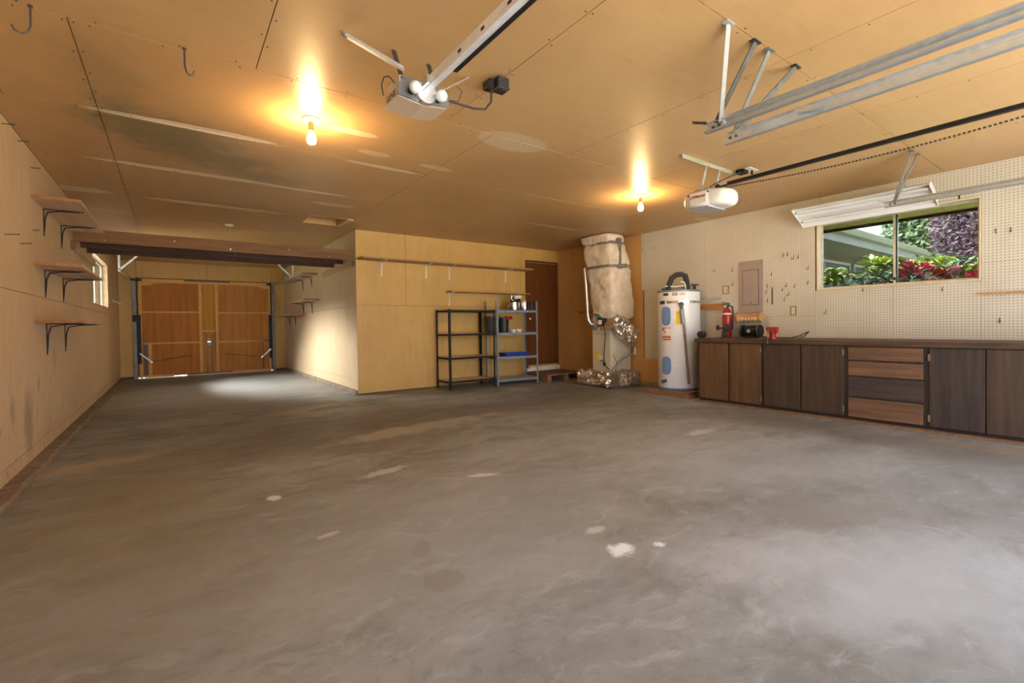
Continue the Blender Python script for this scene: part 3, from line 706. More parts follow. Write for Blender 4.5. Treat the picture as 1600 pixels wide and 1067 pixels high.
# ------------------------------------------------------------------ metal racks
def rack(name, label, o, ang, W, D, H, zs, mframe, mshelf, rim, top_mat=None):
    t = thing(name, label, 'shelving unit', (o[0], o[1], 0))
    u = Vector((math.cos(ang), math.sin(ang), 0)); v = Vector((-math.sin(ang), math.cos(ang), 0)); O = Vector((o[0], o[1], 0))
    def P(a, b, z): return O+u*a+v*b+Vector((0, 0, z))
    for (a, b, sa, sb, h) in ((0, 0, 1, 1, H[0]), (W, 0, -1, 1, H[1]), (0, D, 1, -1, H[2]), (W, D, -1, -1, H[3])):
        def post(m):
            m.loft([[P(a, b, z), P(a+sa*.032, b, z), P(a+sa*.032, b+sb*.003, z), P(a+sa*.003, b+sb*.003, z), P(a+sa*.003, b+sb*.032, z), P(a, b+sb*.032, z)] for z in (0.0, h)])
        po = part(t, 'post', mframe, post)
        n = int(h/.038)
        def slots(m):
            for k in range(n):
                z = .03+k*.038
                m.loft([[P(a+sa*.012, b-sb*.0006, z-.007), P(a+sa*.02, b-sb*.0006, z-.007), P(a+sa*.02, b-sb*.0006, z+.007), P(a+sa*.012, b-sb*.0006, z+.007)], [P(a+sa*.012, b+sb*.0002, z-.007), P(a+sa*.02, b+sb*.0002, z-.007), P(a+sa*.02, b+sb*.0002, z+.007), P(a+sa*.012, b+sb*.0002, z+.007)]])
        if name.startswith('grey') : 
            sl = part(po, 'slot_holes', M['ink'], slots); sl['kind'] = 'stuff'
    for i, z in enumerate(zs):
        def rimf(m):
            for (p0, p1) in ((P(.004, .006, z-rim/2), P(W-.004, .006, z-rim/2)), (P(.004, D-.006, z-rim/2), P(W-.004, D-.006, z-rim/2)), (P(.006, .004, z-rim/2), P(.006, D-.004, z-rim/2)), (P(W-.006, .004, z-rim/2), P(W-.006, D-.004, z-rim/2))):
                m.bar(p0, p1, .006, rim)
        part(t, 'shelf_rim', mframe, rimf)
        def bd(m):
            m.loft([[P(.01, .01, zz), P(W-.01, .01, zz), P(W-.01, D-.01, zz), P(.01, D-.01, zz)] for zz in (z-.008, z)])
        part(t, 'shelf_board', (top_mat if (top_mat and i == len(zs)-1) else mshelf), bd)
    return t
M['chip'] = plain('chipboard', (0.66, 0.51, 0.34), (0.56, 0.42, 0.27), 40, 0.7)
M['grey_shelf'] = plain('grey_shelf', (0.42, 0.40, 0.38), (0.36, 0.34, 0.33), 8, 0.5)
rack('black_rack', 'black angle-iron shelving unit with chipboard shelves', (3.445, 6.385), 0.0, .85, .44, (1.262, 1.262, 1.262, 1.262), (.135, .505, .875, 1.252), M['black'], M['chip'], .03, M['black'])
GA = R(-7)
rack('grey_rack', 'blue-grey slotted steel shelving unit beside the brown door', (4.312, 6.355), GA, .80, .43, (1.41, 1.41, 1.42, 1.42), (.10, .475, .875, 1.252), M['blue_grey'], M['grey_shelf'], .04, M['blue_grey'])

def gr(a, b):
    return (4.312+a*math.cos(GA)-b*math.sin(GA), 6.355+a*math.sin(GA)+b*math.cos(GA))
# things on the racks
x, y = 4.37, 6.58
t = thing('waste_bin', 'slate grey plastic bin on the racks', 'bin', (x, y, .876))
part(t, 'body', M['slate'], lambda m: m.lathe((x, y, 0), [(.098, .876), (.118, 1.12), (.112, 1.12), (.094, .886)], 28), 40)
part(t, 'rim', M['slate'], lambda m: m.lathe((x, y, 0), [(.119, 1.105), (.127, 1.108), (.127, 1.148), (.121, 1.150), (.116, 1.148), (.116, 1.105)], 28), 40)
x, y = 4.60, 6.57
t = thing('waste_bin', 'charcoal plastic bin with a red cloth on its rim', 'bin', (x, y, .876))
part(t, 'body', M['blackplastic'], lambda m: m.lathe((x, y, 0), [(.080, .876), (.098, 1.135), (.092, 1.135), (.076, .886)], 28), 40)
part(t, 'red_cloth', M['red'], lambda m: m.loft([[(x+.02+.09*c, y-.06+.05*s_-.02, zz) for c, s_ in ((-.3, -1), (1, -.8), (1, .8), (-.3, 1))] for zz in (1.095, 1.15)]), bevel=.01)
for i, (a, b, lb) in enumerate(((.385, .14, 'white ceramic ramekin nearest the charcoal bin'), (.515, .16, 'white ceramic ramekin further from the charcoal bin'))):
    px, py = gr(a, b)
    t = thing('ramekin', lb, 'dish', (px, py, .876))
    part(t, 'bowl', M['ceramic'], lambda m: m.lathe((px, py, 0), [(.045, .876), (.058, .93), (.054, .93), (.042, .884)], 20), 40)
    part(t, 'rim', M['ceramic'], lambda m: m.lathe((px, py, 0), [(.0585, .924), (.062, .926), (.062, .933), (.055, .933)], 20), 40)
def tray(m):
    c = Vector((*gr(.40, .15), 0)); u = Vector((math.cos(GA), math.sin(GA), 0)); v = Vector((-math.sin(GA), math.cos(GA), 0))
    def ringp(a, b, z): return [c+u*sx_*a+v*sy_*b+Vector((0, 0, z)) for sx_, sy_ in ((-1, -1), (1, -1), (1, 1), (-1, 1))]
    m.loft([ringp(.20, .12, .476), ringp(.235, .14, .532), ringp(.226, .132, .532), ringp(.195, .115, .482)])
t = thing('plastic_tray', 'shallow blue plastic tray on the blue-grey rack', 'tray', (*gr(.40, .15), .476))
part(t, 'body', M['blue'], tray)
part(t, 'handle_lip', M['blue'], lambda m: m.bar((*gr(.13, .15), .536), (*gr(.13, .25), .536), .02, .008))

px, py = gr(.44, .2)
t = thing('steel_pot', 'wide stainless pot on top of the blue-grey rack', 'pot', (px, py, 1.253))
part(t, 'body', M['steel'], lambda m: m.lathe((px, py, 0), [(.098, 1.253), (.10, 1.26), (.10, 1.392), (.104, 1.395), (.098, 1.396), (.095, 1.27)], 28), 40)
for s in (-1, 1):
    part(t, 'handle', M['black'], lambda m: m.tube([(px+s*.098, py-.03, 1.36), (px+s*.114, py-.028, 1.37), (px+s*.114, py+.028, 1.37), (px+s*.098, py+.03, 1.36)], .005))
hx, hy = px, py
t = thing('hand_grinder', 'dark cast kitchen grinder with chrome knob lying in the wide pot', 'kitchen tool', (hx, hy, 1.30))
part(t, 'body', M['galv_dark'], lambda m: (m.sphere((hx+.01, hy, 1.40), .075, 16, 10, .7), m.cyl((hx-.06, hy-.02, 1.40), (hx-.02, hy, 1.48), .03), m.cyl((hx+.04, hy, 1.40), (hx+.13, hy+.01, 1.435), .035)), 50)
part(t, 'knob', M['steel'], lambda m: (m.sphere((hx-.06, hy-.05, 1.425), .022), m.cyl((hx-.065, hy-.03, 1.42), (hx-.065, hy-.03, 1.51), .012)), 50)
t = thing('small_carton', 'little white carton lying on the dark kitchen grinder', 'box', (hx+.05, hy-.02, 1.46))
part(t, 'body', M['paper'], lambda m: m.bar((hx-.01, hy-.02, 1.476), (hx+.13, hy-.02, 1.49), .07, .05))
part(t, 'flap', M['paper'], lambda m: m.bar((hx+.131, hy-.02, 1.49), (hx+.15, hy-.02, 1.478), .068, .004))
px, py = gr(.645, .2)
t = thing('steel_pot', 'narrow stainless pot with a wooden board leaning in it', 'pot', (px, py, 1.253))
part(t, 'body', M['steel'], lambda m: m.lathe((px, py, 0), [(.072, 1.253), (.074, 1.26), (.074, 1.395), (.077, 1.398), (.072, 1.399), (.070, 1.27)], 24), 40)
part(t, 'handle', M['black'], lambda m: m.bar((px+.07, py, 1.375), (px+.11, py-.03, 1.38), .02, .012))
t = thing('cutting_board', 'small pale wooden board leaning in the narrow pot', 'board', (px, py, 1.27))
part(t, 'board', M['chip'], lambda m: m.prism([(px-.06, 1.398), (px+.015, 1.448), (px+.066, 1.40), (px+.02, 1.27), (px-.02, 1.27)], 1, py-.008, py+.008))
px, py = gr(.765, .13)
t = thing('black_flask', 'slim black flask at the end of the blue-grey rack', 'flask', (px, py, 1.253))
part(t, 'body', M['blackplastic'], lambda m: m.lathe((px, py, 0), [(.033, 1.253), (.035, 1.26), (.035, 1.38), (.026, 1.40)], 20), 40)
part(t, 'cap', M['blackplastic'], lambda m: m.lathe((px, py, 0), [(.029, 1.40), (.029, 1.432), (.022, 1.436)], 20), 40)

# pallet step and white packing at the brown door
t = thing('pallet_step', 'low step of old pallet boards below the brown door', 'pallet', (5.68, 6.45, 0))
for k in range(5):
    y = 6.13+k*.137
    part(t, 'plank', M['pallet'], lambda m: m.box(5.205+.01*(k % 2), 6.10-.012*(k % 3), y, y+.127, .112+.002*(k % 2), .134+.002*(k % 2)))
for x in (5.215, 5.62, 6.0):
    part(t, 'stringer', M['pallet'], lambda m: m.box(x, x+.085, 6.14, 6.80, 0, .111))
t = thing('foam_packing', 'crumpled white packing under the brown door', 'packing', (5.70, 6.84, .137))
def foamf(m):
    secs = []
    for i in range(25):
        x = 5.29+i*(.80/24)
        a = .085+.012*mnoise.noise(Vector((x*9, 0, 1)))+(-.03 if i < 3 else 0)
        j = .02*mnoise.noise(Vector((x*11, 4, 2)))
        secs.append([(x, 6.868, .138), (x, 6.80+j, .138), (x, 6.795+j, .138+a*.55), (x, 6.815+j, .138+a*.9), (x, 6.868, .138+a)])
    m.loft(secs)
part(t, 'foam', M['white_flat'], foamf, 60)
for i, (x, y) in enumerate(((5.60, 6.73), (5.72, 6.74))):
    part(t, 'crumb', M['white_flat'], lambda m: m.sphere((x, y, .148), .022, 8, 6, .55), 60)

# ------------------------------------------------------------------ furnace with wrapped plenum and foil ducts
def rrect(x0, x1, y0, y1, z, n=10, k=4.0, amp=0.0, fz=6.0, seed=0.0):
    """rounded rectangle ring with optional noise"""
    cx_, cy_, a, b = (x0+x1)/2, (y0+y1)/2, (x1-x0)/2, (y1-y0)/2
    out = []
    for i in range(n*4):
        t = 2*math.pi*i/(n*4)
        c, s = math.cos(t), math.sin(t)
        rr = (abs(c)**k+abs(s)**k)**(-1/k)
        p = Vector((cx_+a*rr*c, cy_+b*rr*s, z))
        if amp:
            d = mnoise.noise(p*fz+Vector((seed, 0, 0)))*amp+mnoise.noise(p*fz*2.7+Vector((0, seed, 0)))*amp*.5
            p += Vector((c, s, 0))*d
        out.append(p)
    return out
fu = thing('furnace', 'electric furnace with canvas-wrapped plenum and crinkled foil ducts', 'furnace', (5.85, 5.27, 0))
part(fu, 'cabinet', M['beige'], lambda m: m.box(5.62, 6.12, 5.07, 5.46, .004, .905), bevel=.006)
part(fu, 'foil_collar', M['foil'], lambda m: m.loft([rrect(5.595, 6.11, 5.045, 5.485, z, 16, 8, .02, 14) for z in np.linspace(.895, 1.13, 14)]))
def wrapf(m):
    keys = [(1.07, 5.62, 6.08, 5.00, 5.42), (1.11, 5.565, 6.11, 4.955, 5.44), (1.20, 5.545, 6.115, 4.93, 5.455), (1.55, 5.535, 6.10, 4.94, 5.49), (1.86, 5.53, 6.06, 4.955, 5.54), (1.915, 5.55, 6.03, 4.98, 5.53),
            (1.98, 5.52, 6.04, 4.96, 5.56), (2.15, 5.515, 6.0, 4.97, 5.60), (2.25, 5.52, 5.97, 4.98, 5.60), (2.285, 5.54, 5.95, 5.0, 5.60), (2.34, 5.50, 5.95, 4.98, 5.65), (2.42, 5.50, 5.93, 5.0, 5.67), (2.436, 5.55, 5.90, 5.04, 5.62)]
    secs = []
    zz = [k[0] for k in keys]
    for z in list(np.linspace(1.07, 2.436, 70)):
        v = [float(np.interp(z, zz, [k[j] for k in keys])) for j in range(1, 5)]
        secs.append(rrect(*v, z+.012*mnoise.noise(Vector((z*7, 0, 0))), 22, 5.0, .024, 5.5, 3.0))
    m.loft(secs)
part(fu, 'canvas_wrap', M['wrap'], wrapf, 70)
for zb, v in ((2.285, (5.53, 5.96, 4.99, 5.61)), (1.915, (5.54, 6.04, 4.97, 5.54))):
    part(fu, 'tape_band', M['tape'], lambda m: m.loft([rrect(*v, zb-.022, 14, 5, .02, 4.5, 3.0), rrect(*v, zb+.022, 14, 5, .02, 4.5, 3.0)], False), 70)
part(fu, 'tape_strip', M['tape'], lambda m: m.box(5.715, 5.765, 4.945, 4.985, 1.90, 2.36), bevel=.006)
for (wx, wy, wz, wr) in ((5.75, 4.97, 1.91, .07), (5.86, 4.965, 1.925, .06), (5.74, 4.985, 2.33, .06)):
    part(fu, 'tape_wad', M['tape'], lambda m: m.sphere((wx, wy, wz), wr, 12, 8, .55), 60)
part(fu, 'flue_pipe', M['galv'], lambda m: m.tube([(5.545, 5.55, 1.93), (5.53, 5.50, 1.60), (5.525, 5.468, 1.15), (5.53, 5.455, 1.06), (5.555, 5.44, 1.01), (5.62, 5.41, .985)], .024, 12), 60)
def crinkle(p, amp):
    q = mnoise.noise(p*8)*amp
    q += (.5-abs(mnoise.noise(p*17+Vector((3, 1, 7)))))*amp*.9
    q += (.5-abs(mnoise.noise(p*37)))*amp*.5
    return q-amp*.5
def elbow(m):
    a, b = Vector((5.57, 5.0, 1.05)), Vector((6.05, 4.95, .78))
    d = (b-a).normalized(); pn = Vector((-d.z, 0, d.x))*-1; yv = Vector((0, 1, 0))
    secs = []
    for i in range(27):
        t = i/26; c = a+(b-a)*t
        w = .145+.03*t; h = .085-.02*t
        ring_ = []
        for k in range(64):
            an = 2*math.pi*k/64; cc, ss = math.cos(an), math.sin(an); rr = (abs(cc)**5+abs(ss)**5)**(-.2)
            p = c+pn*w*rr*cc+yv*h*rr*ss
            p += (pn*cc+yv*ss)*crinkle(p, .035)+d*mnoise.noise(p*13)*.015
            ring_.append(p)
        secs.append(ring_)
    m.loft(secs)
part(fu, 'foil_elbow', M['foil'], elbow)
def duct(m, pts, w, h, seed, amp):
    secs = []
    for i in range(len(pts)):
        p = Vector(pts[i]); d = (Vector(pts[min(i+1, len(pts)-1)])-Vector(pts[max(i-1, 0)])).normalized()
        sd_ = Vector((d.y, -d.x, 0))
        ring_ = []
        for k in range(64):
            an = 2*math.pi*k/64; cc, ss = math.cos(an), math.sin(an); rr = (abs(cc)**3.5+abs(ss)**3.5)**(-1/3.5)
            q = p+sd_*w*rr*cc+Vector((0, 0, h*rr*ss))
            q += (sd_*cc+Vector((0, 0, ss)))*crinkle(q+Vector((seed, 0, 0)), amp*1.6)
            q.z = max(q.z, .003)
            ring_.append(q)
        secs.append(ring_)
    m.loft(secs)
def lin(a, b, n): return [tuple(np.array(a)+(np.array(b)-np.array(a))*i/(n-1)) for i in range(n)]
part(fu, 'foil_duct', M['foil'], lambda m: duct(m, lin((5.50, 5.62, .135), (5.47, 4.86, .125), 40), .095, .118, 2, .034))
M['foil_brown'] = plain('dull_foil', (0.42, 0.34, 0.27), (0.30, 0.235, 0.18), 20, 0.38, 0.6, bstr=0.8)
part(fu, 'foil_duct', M['foil_brown'], lambda m: duct(m, lin((5.57, 4.93, .125), (6.08, 4.95, .13), 30), .105, .118, 8, .03))
part(fu, 'energy_label', M['yellow'], lambda m: m.box(5.617, 5.6205, 5.335, 5.405, .40, .56))
part(fu, 'data_label', M['paper'], lambda m: m.box(5.617, 5.6205, 5.25, 5.31, .42, .49))
part(fu, 'blue_label', M['lightblue'], lambda m: m.box(5.617, 5.6205, 5.215, 5.30, .385, .41))
part(fu, 'cabinet_seam', M['ink'], lambda m: m.box(5.6185, 5.6205, 5.08, 5.45, .84, .843))
cb = part(fu, 'control_box', M['black'], lambda m: m.box(5.545, 5.59, 5.15, 5.28, .965, 1.09), bevel=.005)
part(cb, 'face_plate', M['white'], lambda m: m.box(5.54, 5.5445, 5.175, 5.255, .99, 1.065))
M['green'] = plain('green_wire', (0.04, 0.12, 0.07), None, 20, 0.5)
part(fu, 'wire_bundle', M['green'], lambda m: [m.tube([(5.57, 5.20+.02*k, 1.09), (5.545, 5.22+.03*k, 1.13), (5.55, 5.26+.03*k, 1.16+.006*k)], .006, 6) for k in range(4)], 60)
part(fu, 'control_cable', M['black'], lambda m: m.tube([(5.585, 5.17, .965), (5.606, 5.16, .80), (5.608, 5.20, .50), (5.608, 5.19, .36), (5.606, 5.10, .28)], .006, 8), 60)
part(fu, 'cable_plug', M['black'], lambda m: m.box(5.592, 5.612, 5.17, 5.20, .33, .38))
M['grey_conduit'] = plain('grey_conduit', (0.36, 0.37, 0.37), (0.3, 0.3, 0.3), 60, 0.5, 0.2)
part(fu, 'conduit', M['grey_conduit'], lambda m: m.tube([(5.60, 5.02, .24), (5.70, 5.01, .33), (5.84, 5.0, .43), (5.98, 5.0, .475), (6.07, 5.0, .50), (6.12, 5.0, .53)], .015, 10), 60)
part(fu, 'conduit_paper', M['paper'], lambda m: m.loft([[(6.09, 4.985, .50), (6.135, 4.98, .49), (6.135, 5.01, .49), (6.10, 5.02, .50)], [(6.105, 4.985, .60), (6.135, 4.985, .62), (6.135, 5.01, .62), (6.12, 5.015, .60)]]))
part(fu, 'thin_wire', M['black'], lambda m: m.tube([(5.68, 5.068, .50), (5.72, 5.062, .44), (5.76, 5.06, .36), (5.72, 5.05, .26)], .004, 6))
# board strip on the tan wall beside the furnace
t = thing('cleat_strip', 'narrow brown wooden cleat on the tan wall beside the furnace', 'board', (RW-.01, 6.05, 1.21))
part(t, 'strip', M['shelf_edge'], lambda m: m.box(RW-.018, RW-.001, 5.75, 6.30, 1.205, 1.23))

# ------------------------------------------------------------------ water heater
HC = (5.80, 3.95); HR = .285
wh = thing('water_heater', 'tall white water heater with pale blue covers and a copper drain pipe', 'water heater', (HC[0], HC[1], .075))
part(wh, 'tank_body', M['white'], lambda m: m.lathe((HC[0], HC[1], 0), [(HR-.012, .09), (HR, .105), (HR, 1.425)], 48), 40)
part(wh, 'base_ring', M['lightblue'], lambda m: m.lathe((HC[0], HC[1], 0), [(HR-.02, .075), (HR-.008, .078), (HR+.001, .104), (HR-.01, .104)], 48), 40)
part(wh, 'top_cap', M['blue_grey'], lambda m: m.lathe((HC[0], HC[1], 0), [(HR+.003, 1.425), (HR+.004, 1.448), (HR-.012, 1.455), (.02, 1.462)], 48), 40)
def patch(m, a0, a1, z0, z1, th=.006, stad=False, n=14, r=HR):
    """curved plate on the tank between two bearings (degrees)"""
    rings = []
    for i in range(n+1):
        a = R(a0+(a1-a0)*i/n); t = -1+2*i/n
        zz0, zz1 = z0, z1
        if stad:
            rad = r*R(abs(a1-a0))/2
            dz = rad*(1-math.sqrt(max(0, 1-abs(t)**2.6)))
            zz0 += dz; zz1 -= dz
        c, s = math.cos(a), math.sin(a)
        rings.append([(HC[0]+(r-.002)*c, HC[1]+(r-.002)*s, zz0), (HC[0]+(r+th)*c, HC[1]+(r+th)*s, zz0), (HC[0]+(r+th)*c, HC[1]+(r+th)*s, zz1), (HC[0]+(r-.002)*c, HC[1]+(r-.002)*s, zz1)])
    m.loft(rings)
part(wh, 'access_cover', M['lightblue'], lambda m: patch(m, 166, 193, .965, 1.225, .012, True), 50)
part(wh, 'access_cover', M['lightblue'], lambda m: patch(m, 166, 193, .285, .535, .012, True), 50)
wb = part(wh, 'strap', M['steel'], lambda m: m.lathe((HC[0], HC[1], 0), [(HR, 1.268), (HR+.004, 1.268), (HR+.004, 1.302), (HR, 1.302)], 48), 40)
part(wb, 'strap_tail', M['tape'], lambda m: m.bar((5.985, 3.735, 1.295), (RW-.012, 3.50, 1.335), .003, .022))
part(wb, 'strap_buckle', M['galv_dark'], lambda m: patch(m, 160, 176, 1.262, 1.308, .012))
part(wh, 'energy_label', M['yellow'], lambda m: patch(m, 207, 218, .975, 1.155, .0015))
part(wh, 'warning_label', M['paper'], lambda m: patch(m, 166, 193, .66, .935, .0015))
part(wh, 'warning_stripe', plain('orange_ink', (0.62, 0.16, 0.08), None, 10, 0.5), lambda m: patch(m, 166, 193, .79, .82, .0025))
for _z in ((.765, .78), (.927, .935)):
    part(wh, 'warning_stripe', M['redink'], lambda m: patch(m, 166, 193, _z[0], _z[1], .0025))
part(wh, 'warning_mark', M['redink'], lambda m: patch(m, 167, 173, .895, .92, .0025))
part(wh, 'warning_mark', M['redink'], lambda m: patch(m, 172, 176, .865, .885, .0025))
part(wh, 'brand_plate', M['galv_dark'], lambda m: patch(m, 170, 186, 1.375, 1.41, .002))
part(wh, 'rating_plate', M['galv_dark'], lambda m: patch(m, 198, 212, 1.375, 1.412, .002))
part(wh, 'rating_plate_face', M['paper'], lambda m: patch(m, 199, 211, 1.388, 1.40, .003))
part(wh, 'orange_sticker', plain('pale_orange_ink', (0.75, 0.55, 0.36), None, 10, 0.6), lambda m: patch(m, 216, 232, 1.375, 1.41, .0015))
part(wh, 'instruction_label', plain('faint_print', (0.66, 0.67, 0.70), (0.76, 0.76, 0.78), 60, 0.5), lambda m: patch(m, 196, 208, .405, .485, .0012))
a = R(176)
part(wh, 'drain_valve', M['galv_dark'], lambda m: (m.cyl((HC[0]+HR*math.cos(a), HC[1]+HR*math.sin(a), .20), (HC[0]+(HR+.05)*math.cos(a), HC[1]+(HR+.05)*math.sin(a), .195), .022, n=12), m.sphere((HC[0]+(HR+.055)*math.cos(a), HC[1]+(HR+.055)*math.sin(a), .19), .026, 10, 8)), 50)
def hp(deg, rr, z): return (HC[0]+rr*math.cos(R(deg)), HC[1]+rr*math.sin(R(deg)), z)
pp = part(wh, 'relief_pipe', M['copper'], lambda m: m.tube([hp(222, HR+.04, 1.24), hp(227, HR+.035, .95), hp(238, HR+.03, .17)], .0135, 12), 60)
part(pp, 'foam_sleeve', M['grey_conduit'], lambda m: m.tube([hp(221, HR+.04, 1.18), hp(224.5, HR+.038, .985)], .028, 14), 60)
part(pp, 'elbow', M['galv_dark'], lambda m: (m.tube([hp(220.5, HR+.02, 1.25), hp(220, HR+.05, 1.252)], .034, 14), m.tube([hp(221, HR+.04, 1.23), hp(221, HR+.04, 1.18)], .016, 10)), 60)
part(wh, 'foam_hose', M['foam'], lambda m: m.tube([(5.66, 4.02, 1.455), (5.67, 4.015, 1.53), (5.70, 3.99, 1.63), (5.75, 3.95, 1.675), (5.80, 3.91, 1.685), (5.845, 3.87, 1.66), (5.86, 3.86, 1.58), (5.86, 3.86, 1.458)], .038, 14), 60)
part(wh, 'supply_line', M['ceramic'], lambda m: (m.tube([(5.62, 4.03, 1.52), (5.72, 3.93, 1.505), (5.80, 3.85, 1.52)], .01, 8), m.tube([(5.80, 3.84, 1.455), (5.80, 3.84, 1.52), (5.80, 3.86, 1.57), (5.78, 3.90, 1.575)], .011, 8)), 60)
part(wh, 'valve_stub', M['black'], lambda m: (m.cyl((5.93, 3.78, 1.455), (5.93, 3.78, 1.53), .018, n=10), m.bar((5.90, 3.80, 1.53), (5.97, 3.75, 1.53), .03, .02)))
part(wh, 'cap_fitting', M['black'], lambda m: m.bar((5.60, 4.08, 1.475), (5.66, 4.02, 1.475), .03, .03))
t = thing('heater_platform', 'low wooden platform under the water heater', 'platform', (5.80, 3.9, 0))
part(t, 'lower_board', M['pallet'], lambda m: m.box(5.45, 6.11, 3.56, 4.26, 0, .036))
part(t, 'upper_board', M['pallet'], lambda m: m.box(5.49, 6.09, 3.60, 4.25, .0365, .0735))

# ------------------------------------------------------------------ workbench cabinets
XF = 5.425
def cab(name, label, ya, yb, fronts, drawers=False, hinges=()):
    """ya > yb; fronts = list of (y_hi, y_lo, z0, z1, material)"""
    t = thing(name, label, 'cabinet', ((XF+6.14)/2, (ya+yb)/2, 0), 'base cabinets under the workbench')
    part(t, 'body', M['cab_frame'], lambda m: m.box(XF, 6.14, yb+.001, ya-.001, .045, .752))
    part(t, 'toe_kick', M['cab_frame'], lambda m: m.box(XF+.03, 6.14, yb+.001, ya-.001, 0, .044))
    for (h, l, z0, z1, mt) in fronts:
        d = part(t, 'drawer_front' if drawers else 'door', mt, lambda m: m.box(XF-.019, XF-.0005, l, h, z0, z1), bevel=.002)
        for (yh, zh) in hinges:
            if l-.03 <= yh <= h+.03:
                part(d, 'hinge', M['steel'], lambda m: m.box(XF-.023, XF-.0195, yh-.008, yh+.008, zh-.03, zh+.03))
    return t
cab('base_cabinet', 'warm brown two-door base cabinet beside the water heater', 3.42, 2.605, [(3.385, 3.012, .05, .745, M['cab_a']), (2.992, 2.622, .05, .745, M['cab_a'])], hinges=((2.618, .68), (2.618, .12)))
cab('base_cabinet', 'dark brown two-door base cabinet below the red vise', 2.605, 1.80, [(2.592, 2.212, .05, .745, M['cab_b']), (2.196, 1.815, .05, .745, M['cab_b'])], hinges=((1.812, .68), (1.812, .12)))
cab('drawer_cabinet', 'base cabinet with a stack of four drawers', 1.80, 1.185, [(1.772, 1.202, .615, .738, M['drawer_a']), (1.772, 1.202, .46, .595, M['drawer_a']), (1.772, 1.202, .255, .44, M['drawer_b']), (1.772, 1.202, .05, .235, M['drawer_a'])], True)
cab('base_cabinet', 'dark grey-brown two-door base cabinet beside the drawers', 1.185, .42, [(1.158, .808, .05, .745, M['cab_c']), (.799, .44, .05, .745, M['cab_b'])], hinges=((1.160, .66), (1.160, .12)))
cab('base_cabinet', 'plain dark base cabinet at the far end of the workbench from the heater', .42, -.40, [(.405, .01, .05, .745, M['cab_b']), (-.005, -.385, .05, .745, M['cab_c'])])
t = thing('workbench_top', 'worn dark wooden workbench top above the cabinets', 'worktop', (5.78, 1.5, .753))
part(t, 'slab', M['counter'], lambda m: m.box(5.39, 6.143, -.42, 3.44, .765, .80), bevel=.003)
part(t, 'front_edge', M['counter'], lambda m: m.box(5.383, 5.3895, -.42, 3.44, .753, .798))
t = thing('floor_strip', 'flat wooden strip on the floor along the cabinet fronts', 'board', (5.38, 1.3, 0))
part(t, 'strip', M['pallet'], lambda m: m.box(5.345, 5.43, -.40, 3.42, 0.001, .018))

# ------------------------------------------------------------------ things on the workbench
x, y = 5.93, 3.31
t = thing('fire_extinguisher', 'red fire extinguisher with black head on the workbench', 'extinguisher', (x, y, .80))
part(t, 'cylinder', M['red'], lambda m: m.lathe((x, y, 0), [(.052, .801), (.058, .81), (.058, 1.11), (.054, 1.135), (.036, 1.17), (.018, 1.19)], 28), 40)
vh = part(t, 'valve_head', M['blackplastic'], lambda m: (m.cyl((x, y, 1.188), (x, y, 1.225), .02, n=14), m.bar((x-.04, y+.035, 1.235), (x+.03, y-.02, 1.24), .022, .018), m.bar((x-.05, y+.04, 1.262), (x+.03, y-.02, 1.245), .022, .012)))
part(t, 'gauge', M['paper'], lambda m: m.cyl((x-.02, y+.01, 1.205), (x-.03, y+.015, 1.205), .014, n=12))
part(t, 'hose', M['rubber'], lambda m: m.tube([(x, y-.02, 1.22), (x+.01, y-.07, 1.20), (x+.01, y-.078, 1.10), (x+.01, y-.072, .98), (x, y-.07, .90)], .011, 8), 60)
part(t, 'neck_label', M['paper'], lambda m: m.lathe((x, y, 0), [(.0585, 1.10), (.0590, 1.102), (.0590, 1.118), (.0578, 1.12)], 28))

x, y = 5.58, 3.15
t = thing('tool_rest', 'black upright tool rest with round knobs in front of the extinguisher', 'tool', (x, y, .80))
part(t, 'base', M['galv_dark'], lambda m: m.box(x-.04, x+.04, y-.05, y+.05, .801, .812))
part(t, 'upright', M['galv_dark'], lambda m: m.prism([(y-.03, .812), (y+.035, .812), (y+.014, .95), (y-.012, .95)], 0, x-.012, x+.012))
part(t, 'axle', M['galv_dark'], lambda m: m.cyl((x-.02, y+.075, .925), (x-.01, y-.05, .93), .012, n=10))
part(t, 'knob', M['rubber'], lambda m: m.lathe((x-.02, y+.075, .93), [(.02, -.012), (.032, -.008), (.032, .008), (.02, .012)], 18, 'y'), 40)
part(t, 'disc', M['galv_dark'], lambda m: m.lathe((x-.02, y-.045, .93), [(.03, -.014), (.055, -.006), (.055, .006), (.03, .014)], 20, 'y'), 40)

x, y = 5.93, 2.99
t = thing('bench_grinder', 'black bench grinder with two wheel guards on the workbench', 'grinder', (x, y, .80))
part(t, 'foot', M['black'], lambda m: m.box(x-.07, x+.07, y-.07, y+.07, .801, .822), bevel=.006)
part(t, 'motor', M['black'], lambda m: m.lathe((x, y, .885), [(.03, -.085), (.062, -.075), (.072, -.05), (.072, .05), (.062, .075), (.03, .085)], 24, 'y'), 40)
part(t, 'pedestal', M['black'], lambda m: m.box(x-.045, x+.045, y-.045, y+.045, .822, .86))
for s in (-1, 1):
    gd_ = part(t, 'wheel_guard', M['black'], lambda m: m.lathe((x, y+s*.105, .885), [(.03, -.018), (.072, -.018), (.076, -.01), (.076, .01), (.072, .018), (.03, .018)], 24, 'y'), 40)
    part(gd_, 'wheel', M['galv_dark'], lambda m: m.cyl((x-.012, y+s*.095, .885), (x-.012, y+s*.115, .885), .078, n=24))
part(t, 'end_plate', M['galv'], lambda m: m.cyl((x-.074, y+.0, .885), (x-.068, y+.0, .885), .026, n=16))
